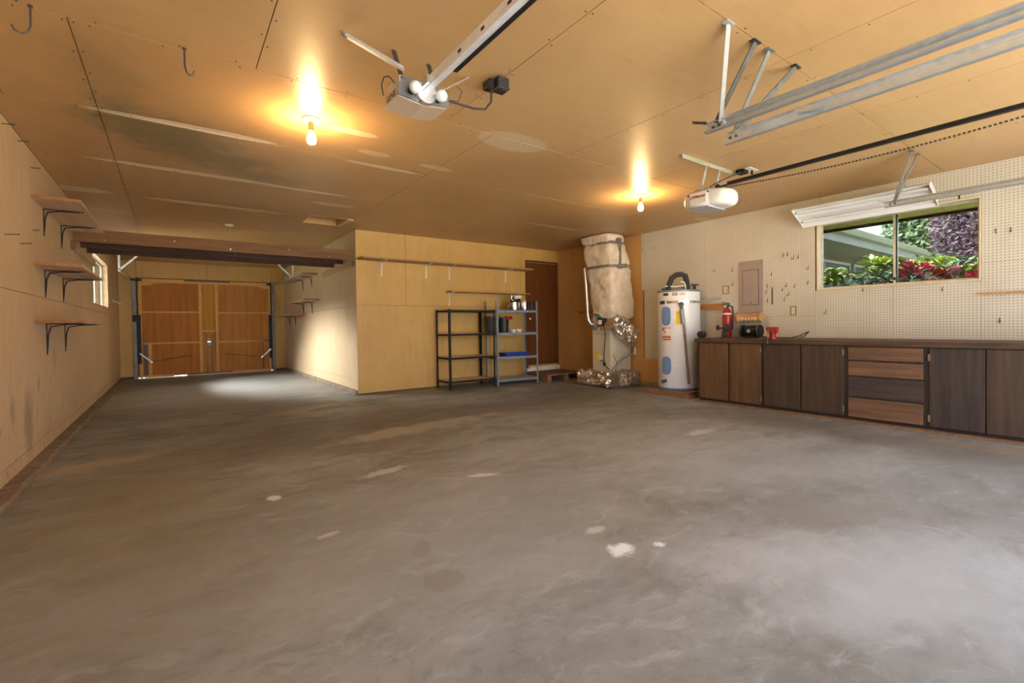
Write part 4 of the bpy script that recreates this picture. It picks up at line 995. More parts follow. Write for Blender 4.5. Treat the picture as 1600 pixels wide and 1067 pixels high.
part(t, 'power_cord', M['rubber'], lambda m: m.tube([(x+.02, y-.10, .84), (x-.05, y-.17, .815), (x-.10, y-.24, .808), (x-.06, y-.34, .806), (x-.12, y-.42, .806), (x-.08, y-.50, .806), (x-.02, y-.58, .83), (x+.03, y-.63, .87), (x+.02, y-.655, .875), (x-.03, y-.62, .82), (x-.06, y-.58, .806)], .006, 8), 60)

x, y = 5.47, 2.52
t = thing('bench_vise', 'red bench vise clamped at the workbench edge', 'vise', (x, y, .80))
part(t, 'base', M['red'], lambda m: (m.cyl((x, y, .801), (x, y, .825), .052, n=20), m.cyl((x, y, .825), (x, y, .87), .03, .036, n=16)), 40)
part(t, 'fixed_jaw', M['red'], lambda m: (m.box(x+.005, x+.05, y-.045, y+.045, .868, .925), m.box(x+.012, x+.035, y-.055, y+.055, .905, .938)), bevel=.004)
part(t, 'sliding_jaw', M['red'], lambda m: (m.box(x-.07, x-.025, y-.035, y+.035, .865, .915), m.box(x-.045, x-.022, y-.055, y+.055, .905, .938), m.box(x-.07, x+.06, y-.02, y+.02, .872, .90)), bevel=.004)
part(t, 'jaw_plate', M['steel'], lambda m: (m.box(x-.0215, x-.014, y-.05, y+.05, .915, .94), m.box(x+.004, x+.0115, y-.05, y+.05, .915, .94)))
part(t, 'screw', M['galv'], lambda m: m.cyl((x-.115, y, .885), (x-.06, y, .885), .012, n=12))
part(t, 'handle_bar', M['galv_dark'], lambda m: (m.cyl((x-.11, y+.005, .76), (x-.11, y-.002, .91), .006, n=10), m.sphere((x-.11, y+.005, .757), .010, 8, 6), m.sphere((x-.11, y-.002, .913), .010, 8, 6)), 50)
t = thing('cord_reel', 'small black cord reel at the workbench corner by the heater', 'reel', (5.49, 3.405, .80))
part(t, 'drum', M['blackplastic'], lambda m: m.lathe((5.49, 3.405, .845), [(.044, -.035), (.044, -.028), (.030, -.026), (.030, .026), (.044, .028), (.044, .035)], 20, 'x'), 40)
part(t, 'cord', M['rubber'], lambda m: m.lathe((5.49, 3.405, .845), [(.030, -.025), (.037, -.02), (.038, 0), (.037, .02), (.030, .025)], 20, 'x'), 60)

# ------------------------------------------------------------------ things on the pegboard
t = thing('breaker_panel', 'putty-coloured electrical breaker panel on the pegboard', 'electrical panel', (RW, 3.1, 1.12))
part(t, 'cover', M['putty'], lambda m: m.box(RW-.018, RW-.0045, 2.947, 3.256, 1.12, 1.798), bevel=.002)
dr_ = part(t, 'door', M['putty'], lambda m: m.box(RW-.024, RW-.0185, 2.998, 3.199, 1.225, 1.675), bevel=.0015)
part(dr_, 'latch', M['galv_dark'], lambda m: m.box(RW-.028, RW-.0245, 3.09, 3.097, 1.235, 1.26))
part(t, 'door_gap', M['ink'], lambda m: (m.box(RW-.0186, RW-.0181, 2.992, 3.205, 1.219, 1.681)))
t = thing('paper_roll_holder', 'turned wooden roll holder mounted below the breaker panel', 'roll holder', (6.05, 3.07, 1.05))
M['roller_pale'] = plain('pale_turned_wood', (0.66, 0.47, 0.27), (0.56, 0.37, 0.2), 10, 0.5)
for y in (3.225, 2.915):
    part(t, 'end_disc', M['peg_wood'], lambda m: m.lathe((6.05, y, 1.05), [(.03, -.02), (.062, -.018), (.066, -.01), (.066, .01), (.062, .018), (.03, .02)], 24, 'y'), 40)
pr = [(.012, -.165)]
for k in range(7):
    c = -.126+k*.042
    pr += [(.019, c-.02), (.029, c-.01), (.031, c), (.029, c+.01)]
pr += [(.019, .148), (.012, .165)]
part(t, 'beaded_roller', M['roller_pale'], lambda m: m.lathe((6.03, 3.07, 1.035), pr, 18, 'y'), 60)
part(t, 'back_board', M['peg_wood'], lambda m: m.box(6.07, 6.085, 2.935, 3.205, 1.03, 1.11))
for y in (3.225, 2.915):
    part(t, 'wall_arm', M['peg_wood'], lambda m: m.box(6.06, RW-.0045, y-.012, y+.012, 1.03, 1.07))
part(t, 'end_knob', M['peg_wood'], lambda m: m.lathe((6.05, 3.245, 1.05), [(.014, 0), (.02, .012), (.012, .025)], 14, 'y'), 50)
t = thing('wood_cleat', 'orange wooden cleat on the pegboard behind the extinguisher', 'board', (RW-.03, 3.68, 1.18))
part(t, 'cleat', M['orange_board'], lambda m: m.box(RW-.05, RW-.0045, 3.46, 3.92, 1.18, 1.255), bevel=.002)
M['outlet'] = plain('ivory_outlet', (0.55, 0.43, 0.27), None, 10, 0.45)
for (ya, yb, za, zb, lb) in ((3.40, 3.492, 1.385, 1.50, 'recessed outlet box above the orange cleat'), (2.55, 2.62, 1.07, 1.185, 'recessed outlet box beyond the roll holder')):
    t = thing('outlet_box', lb, 'outlet', (RW, (ya+yb)/2, za), None)
    part(t, 'box_edge', M['core'], lambda m: window_frame(m, RW-.0075, RW-.0045, ya, yb, za, zb, .007))
    part(t, 'face', M['outlet'], lambda m: m.box(RW-.0062, RW-.0045, ya+.0075, yb-.0075, za+.0075, zb-.0075))
    for zz in (za+.038, zb-.038):
        part(t, 'socket', M['trim'], lambda m: m.cyl((RW-.0062, (ya+yb)/2, zz), (RW-.0085, (ya+yb)/2, zz), .014, n=14))
t = thing('peg_rail', 'notched wooden rail on the pegboard below the window corner', 'rail', (RW, .5, 1.225))
part(t, 'rail', M['peg_wood'], lambda m: m.box(RW-.03, RW-.0045, .10, .965, 1.222, 1.236))
for k in range(28):
    part(t, 'notch_peg', M['peg_wood'], lambda m: m.box(RW-.036, RW-.0305, .115+k*.03, .13+k*.03, 1.220, 1.243))
hookpx = [(1225, 398), (1231, 397), (1241, 402), (1248, 401), (1200, 446), (1199, 455), (1200, 469), (1230, 445), (1243, 446), (1223, 452), (1234, 459), (1227, 467), (1263, 441), (1292, 487), (1556, 361), (1580, 359), (1264, 418), (1206, 428), (1118, 422), (1146, 421), (1022, 387), (1006, 389), (1349, 452), (1473, 451), (1147, 443), (1562, 500)]
hm = None
for i, (px, py) in enumerate(hookpx):
    p = on(0, RW, px, py)
    if hm is None:
        m = MB(); m.tube([(.0, 0, .02), (-.009, 0, .02), (-.010, 0, 0), (-.012, 0, -.02), (-.03, 0, -.026), (-.042, 0, -.018), (-.046, 0, -.005)], .0028, 6)
        o = m.build('pegboard_hook', M['galv_dark'], None, 60); hm = o.data
    else:
        o = bpy.data.objects.new('pegboard_hook', hm); COL.objects.link(o)
    o.location = (RW-.0045, p[1], p[2]); o.rotation_euler = (0, 0, 0.25*math.sin(i*2.3))
    zone = ('above or beside the water heater' if px < 1150 else 'between the breaker panel and the window' if px < 1270 else 'under the bench window' if px < 1500 else 'past the window, away from the breaker panel')
    tag(o, 'small dark wire hook in the pegboard '+zone, 'hook', 'wire hooks in the pegboard '+zone)
t = thing('tool_strip', 'thin metal strip hanging on the pegboard beside the breaker panel', 'tool', (RW-.01, 2.83, 1.37))
p = on(0, RW, 1207, 462)
part(t, 'blade', M['galv_dark'], lambda m: m.box(RW-.010, RW-.0045, p[1]-.006, p[1]+.006, p[2]-.11, p[2]+.09))
part(t, 'ring', M['galv_dark'], lambda m: m.tube([(RW-.009, p[1]+.012*math.cos(k*math.pi/4), p[2]+.10+.012*math.sin(k*math.pi/4)) for k in range(9)], .002, 6))
t = thing('wall_switch', 'ivory switch plate on the pale bay wall', 'switch', (AR, 7.298, 1.10))
part(t, 'plate', M['outlet'], lambda m: m.box(AR-.006, AR-.0002, 7.262, 7.334, 1.10, 1.215), bevel=.002)
part(t, 'toggle', M['trim'], lambda m: m.box(AR-.018, AR-.006, 7.291, 7.305, 1.145, 1.17))

# ------------------------------------------------------------------ overhead door tracks
M['strap_light'] = plain('dull_zinc_strap', (0.42, 0.43, 0.43), (0.35, 0.36, 0.36), 30, 0.55, 0.2)
M['strap_grey'] = plain('grey_steel_strap', (0.20, 0.20, 0.19), (0.15, 0.15, 0.145), 30, 0.55, 0.2)
def c_track(name, label, x, s, zc, straps):
    t = thing(name, label, 'track', (x, .3, zc), 'overhead door tracks')
    z0, z1 = zc-.027, zc+.027
    ya, yb = FR+.02, 1.50
    part(t, 'channel', M['galv'], lambda m: m.prism([(x, z0), (x+s*.030, z0), (x+s*.036, z0+.008), (x+s*.034, z0+.009), (x+s*.029, z0+.003), (x+s*.003, z0+.003), (x+s*.003, z1-.003), (x+s*.029, z1-.003), (x+s*.034, z1-.009), (x+s*.036, z1-.008), (x+s*.030, z1), (x, z1)], 1, ya, yb))
    part(t, 'stiffener_angle', M['galv'], lambda m: (m.box(x-s*.002, x, ya, yb-.03, z1-.022, z1), m.box(x-s*.024, x-s*.002, ya, yb-.03, z1-.002, z1)))
    part(t, 'end_bolt', M['galv_dark'], lambda m: (m.cyl((x-s*.004, yb-.04, zc), (x+s*.008, yb-.04, zc), .008, n=10), m.cyl((x-s*.004, yb-.075, zc), (x+s*.008, yb-.075, zc), .008, n=10)))
    for (top, bot, w, mt) in straps:
        part(t, 'hanger_strap', M[mt], lambda m: m.bar(top, bot, w, .005, (0, 1, .4)))
        part(t, 'ceiling_foot', M[mt], lambda m: m.box(top[0]-.035, top[0]+.035, top[1]-.015, top[1]+.015, CEIL-.006, CEIL-.0005))
    return t
tk = c_track('door_track', 'galvanised door track between the two openers, hung beside its twin', 2.49, -1, 2.098, [((2.19, 1.205, CEIL-.004), (2.475, 1.41, 2.115), .036, 'strap_light'), ((2.45, 1.205, CEIL-.004), (2.478, 1.44, 2.115), .036, 'galv_dark')])
part(tk, 'end_stop', M['galv_dark'], lambda m: m.bar((2.47, 1.49, 2.13), (2.44, 1.56, 2.15), .03, .006))
tk = c_track('door_track', 'grey door track hung beside the brighter track, further from the beige opener', 2.665, 1, 2.08, [((2.587, 1.20, CEIL-.004), (2.668, 1.44, 2.10), .034, 'strap_grey'), ((2.877, 1.19, CEIL-.004), (2.675, 1.43, 2.105), .034, 'galv_dark')])
part(tk, 'joint_clip', M['galv'], lambda m: m.bar((2.645, 1.10, 2.10), (2.645, .98, 2.075), .004, .03))
tk = c_track('door_track', 'galvanised door track in front of the pegboard window', 5.51, -1, 2.09, [((5.13, 1.215, CEIL-.004), (5.495, 1.43, 2.11), .05, 'strap_grey'), ((5.27, 1.205, CEIL-.004), (5.50, 1.42, 2.11), .04, 'strap_grey')])
part(tk, 'end_stop', M['galv'], lambda m: m.bar((5.50, 1.49, 2.10), (5.50, 1.55, 2.145), .03, .006))
part(tk, 'roller_stud', M['black'], lambda m: m.cyl((5.49, .98, 2.03), (5.49, .98, 2.063), .007, n=8))

# ------------------------------------------------------------------ beige box opener
M['op_beige'] = plain('opener_beige', (0.60, 0.47, 0.33), (0.55, 0.43, 0.30), 4, 0.45)
M['op_grey'] = plain('opener_grey', (0.20, 0.20, 0.20), (0.15, 0.15, 0.16), 6, 0.4, 0.5)
M['bulb_off'] = plain('frosted_bulb', (0.82, 0.82, 0.80), None, 3, 0.15)
M['rail_white'] = plain('zinc_rail', (0.80, 0.82, 0.82), (0.70, 0.72, 0.73), 20, 0.4, 0.25)
op = thing('garage_opener', 'beige box garage door opener with two round bulbs and steel rail', 'door opener', (1.07, 2.28, 2.13))
part(op, 'cover', M['op_beige'], lambda m: m.prism([(.925, 2.150), (1.062, 2.133), (1.20, 2.152), (1.20, 2.205), (.925, 2.200)], 1, 2.205, 2.385), bevel=.003)
part(op, 'chassis', M['op_grey'], lambda m: (m.box(.945, 1.185, 2.215, 2.375, 2.204, 2.262), m.prism([(.922, 2.152), (1.062, 2.136), (1.203, 2.154), (1.203, 2.222), (1.12, 2.252), (.965, 2.248), (.922, 2.205)], 1, 2.195, 2.204)))
part(op, 'chassis_side', M['op_beige'], lambda m: m.box(.938, .9445, 2.215, 2.375, 2.203, 2.258))
part(op, 'rail_guard', M['galv'], lambda m: m.lathe((1.068, 2.185, 2.19), [(.055, -.012), (.06, 0.008)], 20, 'y'))
for (bx_, bz_) in ((.992, 2.182), (1.136, 2.178)):
    b = part(op, 'bulb', M['bulb_off'], lambda m: m.sphere((bx_, 2.145, bz_), .0305, 18, 12), 60)
    part(b, 'bulb_socket', M['black'], lambda m: m.cyl((bx_, 2.172, bz_), (bx_, 2.196, bz_), .018, n=14))
ry = (2.20, FR+.02)
part(op, 'rail', M['rail_white'], lambda m: m.prism([(1.052, 2.195), (1.085, 2.195), (1.085, 2.245), (1.052, 2.245)], 1, ry[1], ry[0]))
part(op, 'rail_chain', M['black'], lambda m: m.prism([(1.0855, 2.190), (1.106, 2.192), (1.106, 2.222), (1.0855, 2.235)], 1, ry[1], 1.93))
part(op, 'rail_slots', M['ink'], lambda m: [m.box(1.0495, 1.0518, 2.0-k*.19-.012, 2.0-k*.19+.012, 2.213, 2.225) for k in range(1, 12)])
part(op, 'rail_bracket', M['galv'], lambda m: (m.box(1.035, 1.051, 2.10, 2.20, 2.20, 2.24), m.box(1.086, 1.10, 2.10, 2.20, 2.226, 2.25)))
part(op, 'hanger_bar', M['strap_light'], lambda m: m.bar((.715, 2.325, 2.428), (.948, 2.185, 2.275), .03, .014))
part(op, 'hanger_angle', M['galv_dark'], lambda m: m.bar((.957, 2.327, CEIL-.002), (.952, 2.215, 2.245), .022, .006, (0, 1, .3)))
part(op, 'hanger_angle', M['galv_dark'], lambda m: m.bar((1.165, 2.345, CEIL-.002), (1.16, 2.26, 2.258), .022, .006, (0, 1, .3)))
part(op, 'hanger_angle', M['galv'], lambda m: m.bar((1.41, 2.343, CEIL-.004), (1.18, 2.30, 2.262), .022, .006))
part(op, 'screw_eye', M['galv_dark'], lambda m: m.tube([(.69, 2.32, CEIL-.001), (.70, 2.322, 2.425), (.72, 2.32, 2.42)], .005, 6))
part(op, 'wire_loop', M['galv_dark'], lambda m: m.tube([(.94, 2.27, 2.235), (.915, 2.29, 2.275), (.90, 2.32, 2.28), (.895, 2.345, 2.25), (.91, 2.36, 2.205)], .0035, 6))
part(op, 'wire_loop', M['galv_dark'], lambda m: m.tube([(1.19, 2.27, 2.24), (1.25, 2.30, 2.25), (1.30, 2.26, 2.24), (1.29, 2.20, 2.27), (1.25, 2.19, 2.28)], .0025, 6))
part(op, 'power_cord', M['rubber'], lambda m: m.tube([(1.20, 2.26, 2.225), (1.28, 2.24, 2.215), (1.37, 2.22, 2.205), (1.45, 2.22, 2.22), (1.50, 2.235, 2.28), (1.515, 2.25, 2.36)], .006, 8), 60)
text_part(op, 'lettering', 'GENIE', M['ink'], .046, (.9245, 2.292, 2.176), (0, -1, 0), (0, 0, 1), .0008)

t = thing('ceiling_outlet', 'black outlet box with plug adapter on the ceiling near the beige opener', 'outlet', (1.55, 2.28, 2.36))
part(t, 'box', M['black'], lambda m: m.box(1.515, 1.585, 2.27, 2.345, 2.395, CEIL-.0005), bevel=.004)
part(t, 'adapter', M['blackplastic'], lambda m: m.box(1.525, 1.60, 2.19, 2.265, 2.355, 2.425), bevel=.005)
part(t, 'plug', M['blackplastic'], lambda m: m.box(1.50, 1.524, 2.235, 2.265, 2.365, 2.415))
part(t, 'wire', M['galv_dark'], lambda m: m.tube([(1.53, 2.20, 2.355), (1.525, 2.17, 2.33), (1.55, 2.15, 2.325), (1.58, 2.16, 2.345), (1.59, 2.19, 2.36)], .0025, 6))

# ------------------------------------------------------------------ white opener
M['op_white'] = plain('opener_white', (0.80, 0.80, 0.80), (0.74, 0.74, 0.76), 4, 0.35)
M['op_lens'] = plain('opener_lens', (0.84, 0.82, 0.76), None, 4, 0.25)
M['op_panel'] = plain('opener_panel', (0.40, 0.38, 0.37), None, 4, 0.5)
def ring_y(x0, x1, z0, z1, y, k=3.0, n=36):
    cx_, cz_, a, b = (x0+x1)/2, (z0+z1)/2, (x1-x0)/2, (z1-z0)/2
    out = []
    for i in range(n):
        t = 2*math.pi*i/n; c, s = math.cos(t), math.sin(t); rr = (abs(c)**k+abs(s)**k)**(-1/k)
        out.append((cx_+a*rr*c, y, cz_+b*rr*s))
    return out
op = thing('garage_opener', 'white rounded garage door opener with red lettering and black rail', 'door opener', (4.05, 2.4, 2.04))
part(op, 'housing', M['op_white'], lambda m: m.loft([ring_y(3.905, 4.195, 2.06, 2.205, 2.335, 6), ring_y(3.895, 4.205, 2.052, 2.21, 2.345, 6), ring_y(3.895, 4.205, 2.052, 2.21, 2.535, 6), ring_y(3.905, 4.195, 2.06, 2.205, 2.545, 6)]), 50)
part(op, 'front_lens', M['op_lens'], lambda m: m.loft([ring_y(3.99, 4.11, 2.09, 2.17, 2.195, 2.5), ring_y(3.945, 4.155, 2.065, 2.188, 2.205, 2.8), ring_y(3.915, 4.185, 2.052, 2.198, 2.235, 3.2), ring_y(3.90, 4.20, 2.05, 2.205, 2.285, 4), ring_y(3.898, 4.202, 2.052, 2.207, 2.334, 5)]), 60)
part(op, 'rear_lens', M['op_lens'], lambda m: m.loft([ring_y(3.898, 4.202, 2.052, 2.207, 2.546, 5), ring_y(3.91, 4.19, 2.055, 2.20, 2.585, 4), ring_y(3.95, 4.15, 2.075, 2.185, 2.62, 2.8), ring_y(4.0, 4.10, 2.10, 2.16, 2.632, 2.5)]), 60)
part(op, 'bottom_vent', M['op_panel'], lambda m: m.box(3.905, 4.195, 2.35, 2.53, 2.045, 2.0515), bevel=.003)
part(op, 'side_plate', M['paper'], lambda m: m.box(3.890, 3.8945, 2.36, 2.525, 2.085, 2.185), bevel=.003)
part(op, 'top_deck', M['op_panel'], lambda m: m.box(3.95, 4.15, 2.37, 2.51, 2.2105, 2.225))
for _y in (2.345, 2.538):
    part(op, 'side_button', M['ink'], lambda m: m.cyl((3.892, _y, 2.172), (3.897, _y, 2.172), .0075, n=10))
text_part(op, 'lettering', 'LiftMaster', M['redink'], .039, (3.8895, 2.442, 2.148), (0, -1, 0), (0, 0, 1), .0008, .0009)
part(op, 'rail', M['black'], lambda m: (m.box(4.040, 4.060, FR+.02, 2.36, 2.232, 2.258), m.box(4.03, 4.07, FR+.02, 2.36, 2.230, 2.234)))
part(op, 'rail_highlight', M['galv'], lambda m: m.box(4.028, 4.0345, 2.24, 2.31, 2.235, 2.26))
def chain(m):
    n = 140
    for k in range(n):
        u = k/(n-1); y = 2.28+(FR+.05-2.28)*u; z = 2.216-.055*math.sin(math.pi*min(1, u*1.35)) if u < .74 else 2.216
        m.box(4.052, 4.062, y-.007, y+.007, z-.005, z+.005)
ch = part(op, 'chain', M['galv_dark'], chain); ch['kind'] = 'stuff'
M['perf'] = plain('perforated_angle', (0.50, 0.50, 0.36), (0.34, 0.36, 0.27), 60, 0.5, 0.3)
part(op, 'ceiling_angle', M['perf'], lambda m: (m.box(3.54, 4.36, 2.36, 2.395, CEIL-.004, CEIL-.0005), m.box(3.54, 4.36, 2.36, 2.364, CEIL-.035, CEIL-.004)))
for x in (3.95, 4.17):
    part(op, 'hanger_strap', M['galv'], lambda m: m.bar((x, 2.385, CEIL-.006), (x, 2.44, 2.222), .028, .004, (0, 1, .2)))
part(op, 'power_cord', M['rubber'], lambda m: m.tube([(4.0, 2.42, 2.226), (4.08, 2.39, 2.28), (4.18, 2.36, 2.33), (4.30, 2.32, 2.385), (4.34, 2.28, 2.41)], .005, 8), 60)
t = thing('ceiling_outlet', 'black outlet box on a white plate on the ceiling near the white opener', 'outlet', (4.43, 2.27, 2.40))
part(t, 'plate', M['white_flat'], lambda m: m.box(4.36, 4.52, 2.20, 2.34, CEIL-.005, CEIL-.0005))
part(t, 'box', M['black'], lambda m: m.box(4.34, 4.43, 2.25, 2.33, CEIL-.04, CEIL-.006), bevel=.004)
part(t, 'plug', M['black'], lambda m: m.box(4.46, 4.475, 2.23, 2.245, CEIL-.045, CEIL-.0055))

# ------------------------------------------------------------------ ceiling lights
BULB = emit('lit_bulb', (1.0, 0.64, 0.28), 220.0)
M['porcelain'] = plain('porcelain', (0.74, 0.66, 0.52), None, 5, 0.3)
M['brass'] = plain('brass_socket', (0.45, 0.30, 0.12), None, 10, 0.35, 0.8)
for (x, y, lit, lb) in ((.797, 3.41, True, 'bare lit bulb in a ceiling socket near the mouldy ceiling patch'), (4.28, 3.39, True, 'bare lit bulb in a ceiling socket near the white opener'), (.652, 7.49, False, 'empty ceiling lamp socket over the bay mouth')):
    t = thing('bulb_fixture', lb, 'light', (x, y, 2.26))
    part(t, 'ceiling_base', M['porcelain'], lambda m: m.lathe((x, y, 0), [(.056, CEIL-.0005), (.056, CEIL-.008), (.046, CEIL-.020), (.024, CEIL-.026)], 24), 40)
    part(t, 'socket', M['brass'], lambda m: m.lathe((x, y, 0), [(.018, CEIL-.026), (.019, CEIL-.05), (.0175, CEIL-.085)], 18), 40)
    if lit:
        part(t, 'bulb', BULB, lambda m: m.lathe((x, y, 0), [(.0135, CEIL-.086), (.016, CEIL-.10), (.027, CEIL-.125), (.030, CEIL-.145), (.027, CEIL-.164), (.015, CEIL-.174), (.002, CEIL-.176)], 18), 60)

# fluorescent shop light tilted over the bench
A_, B_ = Vector((5.71, 0, 2.252)), Vector((6.02, 0, 2.096))
ud = (B_-A_).normalized(); nd = Vector((ud.z, 0, -ud.x))
def FP(u, n): p = A_+ud*u+nd*n; return (p.x, p.z)
t = thing('shop_light', 'white fluorescent shop light tilted above the workbench window', 'light', (5.87, 1.82, 2.1))
L_ = (B_-A_).length
part(t, 'hood', M['white'], lambda m: m.prism([FP(0, 0), FP(.05, -.045), FP(L_-.05, -.045), FP(L_, 0), FP(L_, -.012), FP(L_-.045, -.06), FP(.045, -.06), FP(0, -.012)], 1, 1.225, 2.415))
for yy in (1.222, 2.415):
    part(t, 'end_cap', M['white_flat'], lambda m: m.prism([FP(-.006, .004), FP(.0, -.02), FP(.045, -.068), FP(L_-.045, -.068), FP(L_, -.02), FP(L_+.006, .004)], 1, yy, yy+.003))
part(t, 'ballast_cover', M['white'], lambda m: m.prism([FP(L_*.43, -.044), FP(L_*.46, -.012), FP(L_*.54, -.012), FP(L_*.57, -.044)], 1, 1.227, 2.413))
for u in (.24, .76):
    c = FP(L_*u, -.022)
    tb = part(t, 'tube', M['bulb_off'], lambda m: m.cyl((c[0], 1.245, c[1]), (c[0], 2.395, c[1]), .017, n=14), 40)
    part(tb, 'tube_end', M['galv'], lambda m: (m.cyl((c[0], 1.228, c[1]), (c[0], 1.245, c[1]), .0175, n=14), m.cyl((c[0], 2.395, c[1]), (c[0], 2.412, c[1]), .0175, n=14)))
for yy in (1.45, 2.2):
    q = FP(L_*.5, -.06)
    part(t, 'hanger_chain', M['galv'], lambda m: m.cyl((q[0], yy, q[1]), (q[0]+.02, yy, CEIL-.0005), .003, n=6))

# ceiling hooks, hatch
for (x, y, dx, lb) in ((-.48, 2.915, -.06, 'bent wire hook in the ceiling over the cream wall side'), (.076, 2.915, .04, 'bent wire hook in the ceiling between the seam and the lit bulb')):
    t = thing('ceiling_hook', lb, 'hook', (x, y, 2.30), None)
    part(t, 'hook', M['galv_dark'], lambda m: m.tube([(x, y, CEIL-.0005), (x, y, CEIL-.09), (x+dx*.15, y, CEIL-.12), (x+dx*.5, y, CEIL-.133), (x+dx*.85, y, CEIL-.125), (x+dx, y, CEIL-.105)], .004, 8), 60)
    part(t, 'screw_base', M['galv_dark'], lambda m: m.cyl((x, y, CEIL-.008), (x, y, CEIL-.0005), .009, n=10))
hx0, hx1, hy0, hy1 = HATCH
t = thing('trim_1', 'recessed plywood attic hatch in the ceiling', None, ((hx0+hx1)/2, (hy0+hy1)/2, CEIL)); t['kind'] = 'structure'
part(t, 'lid', M['core'], lambda m: m.box(hx0-.03, hx1+.03, hy0-.03, hy1+.03, CEIL+.101, CEIL+.115))  # darker colour puts the shade of the recess into the lid
for b in ((hx0-.001, hx0+.015, hy0, hy1), (hx1-.015, hx1+.001, hy0, hy1), (hx0+.015, hx1-.015, hy0-.001, hy0+.015), (hx0+.015, hx1-.015, hy1-.015, hy1+.001)):
    part(t, 'lining', M['wall_tan'], lambda m: m.box(*b, CEIL-.004, CEIL+.10))
part(t, 'split_trim', M['trim'], lambda m: m.prism([(hx1+.002, hy0-.02), (hx1+.07, hy0-.01), (hx1+.03, hy1-.1), (hx1+.004, hy1)], 2, CEIL-.012, CEIL-.0005))

# nails along the sheet joints
def nails(m):
    for y in (2.905, 2.955, 4.03, 4.07, 5.21, 5.25, 6.36):
        x = -.80
        while x < 6.0:
            m.cyl((x, y, CEIL-.003), (x, y, CEIL+.001), .004, n=6); x += .24+.12*random.random()
    for x in (-.385, -.345, .42, .38, 1.565, 1.605, 2.77, 3.92, 5.06):
        y = -.6 if x > .3 else 2.96
        while y < (2.85 if x > .3 else 6.5):
            m.cyl((x, y, CEIL-.003), (x, y, CEIL+.001), .004, n=6); y += .24+.12*random.random()
    for x in (1.7, 2.3, 3.1, 3.6, 4.5, 4.8):
        for y in (1.18, 1.22): m.cyl((x, y, CEIL-.003), (x, y, CEIL+.001), .004, n=6)
nl = MB(); nails(nl); nl = nl.build('nail_heads', M['galv_dark'], ceiling); nl['kind'] = 'stuff'

# long nails driven into the cream wall
for (a, b, c, d) in ((7, 366, 29.5, 367), (31, 380.5, 49, 381), (3, 193, 22.5, 196), (26.7, 220, 43.6, 222.5), (48, 262, 62, 260), (50.6, 360, 60.4, 360)):
    p = on(0, LW, a, b); q = on(1, p[1], c, d); ln = min(.14, q[0]-LW)
    m = MB(); m.cyl((LW-.003, p[1], p[2]), (LW+ln, p[1], p[2]+.006), .0032, n=6); m.cyl((LW+ln, p[1], p[2]+.006), (LW+ln+.003, p[1], p[2]+.006), .007, n=8)
    o = m.build('wall_nail', M['galv_dark'])
    tag(o, 'long nail sticking out of the cream plywood wall', 'nail', 'long nails in the cream wall')
p = on(0, LW, 176, 470)
t = thing('wall_hook', 'small white hook on the cream wall past the high window', 'hook', (LW, p[1], p[2]))
part(t, 'plate', M['white_flat'], lambda m: m.box(LW+.0005, LW+.012, p[1]-.05, p[1]+.05, p[2]-.03, p[2]+.03), bevel=.004)
part(t, 'prong', M['white_flat'], lambda m: m.tube([(LW+.012, p[1], p[2]), (LW+.05, p[1]+.02, p[2]-.02), (LW+.09, p[1]+.05, p[2]-.05), (LW+.11, p[1]+.06, p[2]-.04)], .012, 8), 60)

# ------------------------------------------------------------------ outside
M['roof'] = plain('roofing', (0.20, 0.19, 0.18), (0.15, 0.14, 0.13), 5, 0.8)
structure('roof', M['roof'], MB().box(LW-.35, 6.83, FR-.5, EW+.4, CEIL+.125, CEIL+.24))
M['soffit'] = wood('yellow_soffit', (0.66, 0.54, 0.20), (0.54, 0.43, 0.14), 0, 0.6)
M['fascia'] = plain('dark_fascia', (0.035, 0.030, 0.028), None, 5, 0.6)
sf = structure('trim_2', M['fascia'], MB().box(6.83, 6.87, FR-.4, 7.2, 2.132, CEIL+.24), 'dark fascia along the eave outside the window')
sm = None
for k in range(50):
    y = FR-.3+k*.142
    if sm is None:
        o = MB().box(6.29, 6.829, -.0, .138, 2.164, 2.18).build('soffit_board', M['soffit'], sf); sm = o.data
    else:
        o = bpy.data.objects.new('soffit_board', sm); o.parent = sf; COL.objects.link(o)
    o.location = (0, y, 0)

def ground_mat():
    t = NT('lawn_ground'); n = t.noise(t.pos, 3.0, 6, 0.7)
    return t.done(t.mix(n, (0.10, 0.13, 0.05), (0.22, 0.22, 0.10)), 0.9)
M['ground'] = ground_mat()
structure('ground', M['ground'], MB().box(-40, 60, -40, 60, -.30, -.125))
M['driveway'] = plain('driveway_concrete', (0.40, 0.38, 0.35), (0.33, 0.31, 0.29), 2, 0.85)
structure('driveway', M['driveway'], MB().box(-3, 8.5, -14, FR-.12, -.124, -.01))
structure('path', M['driveway'], MB().box(-4.5, LW-.13, FR-.12, 18, -.124, -.02))

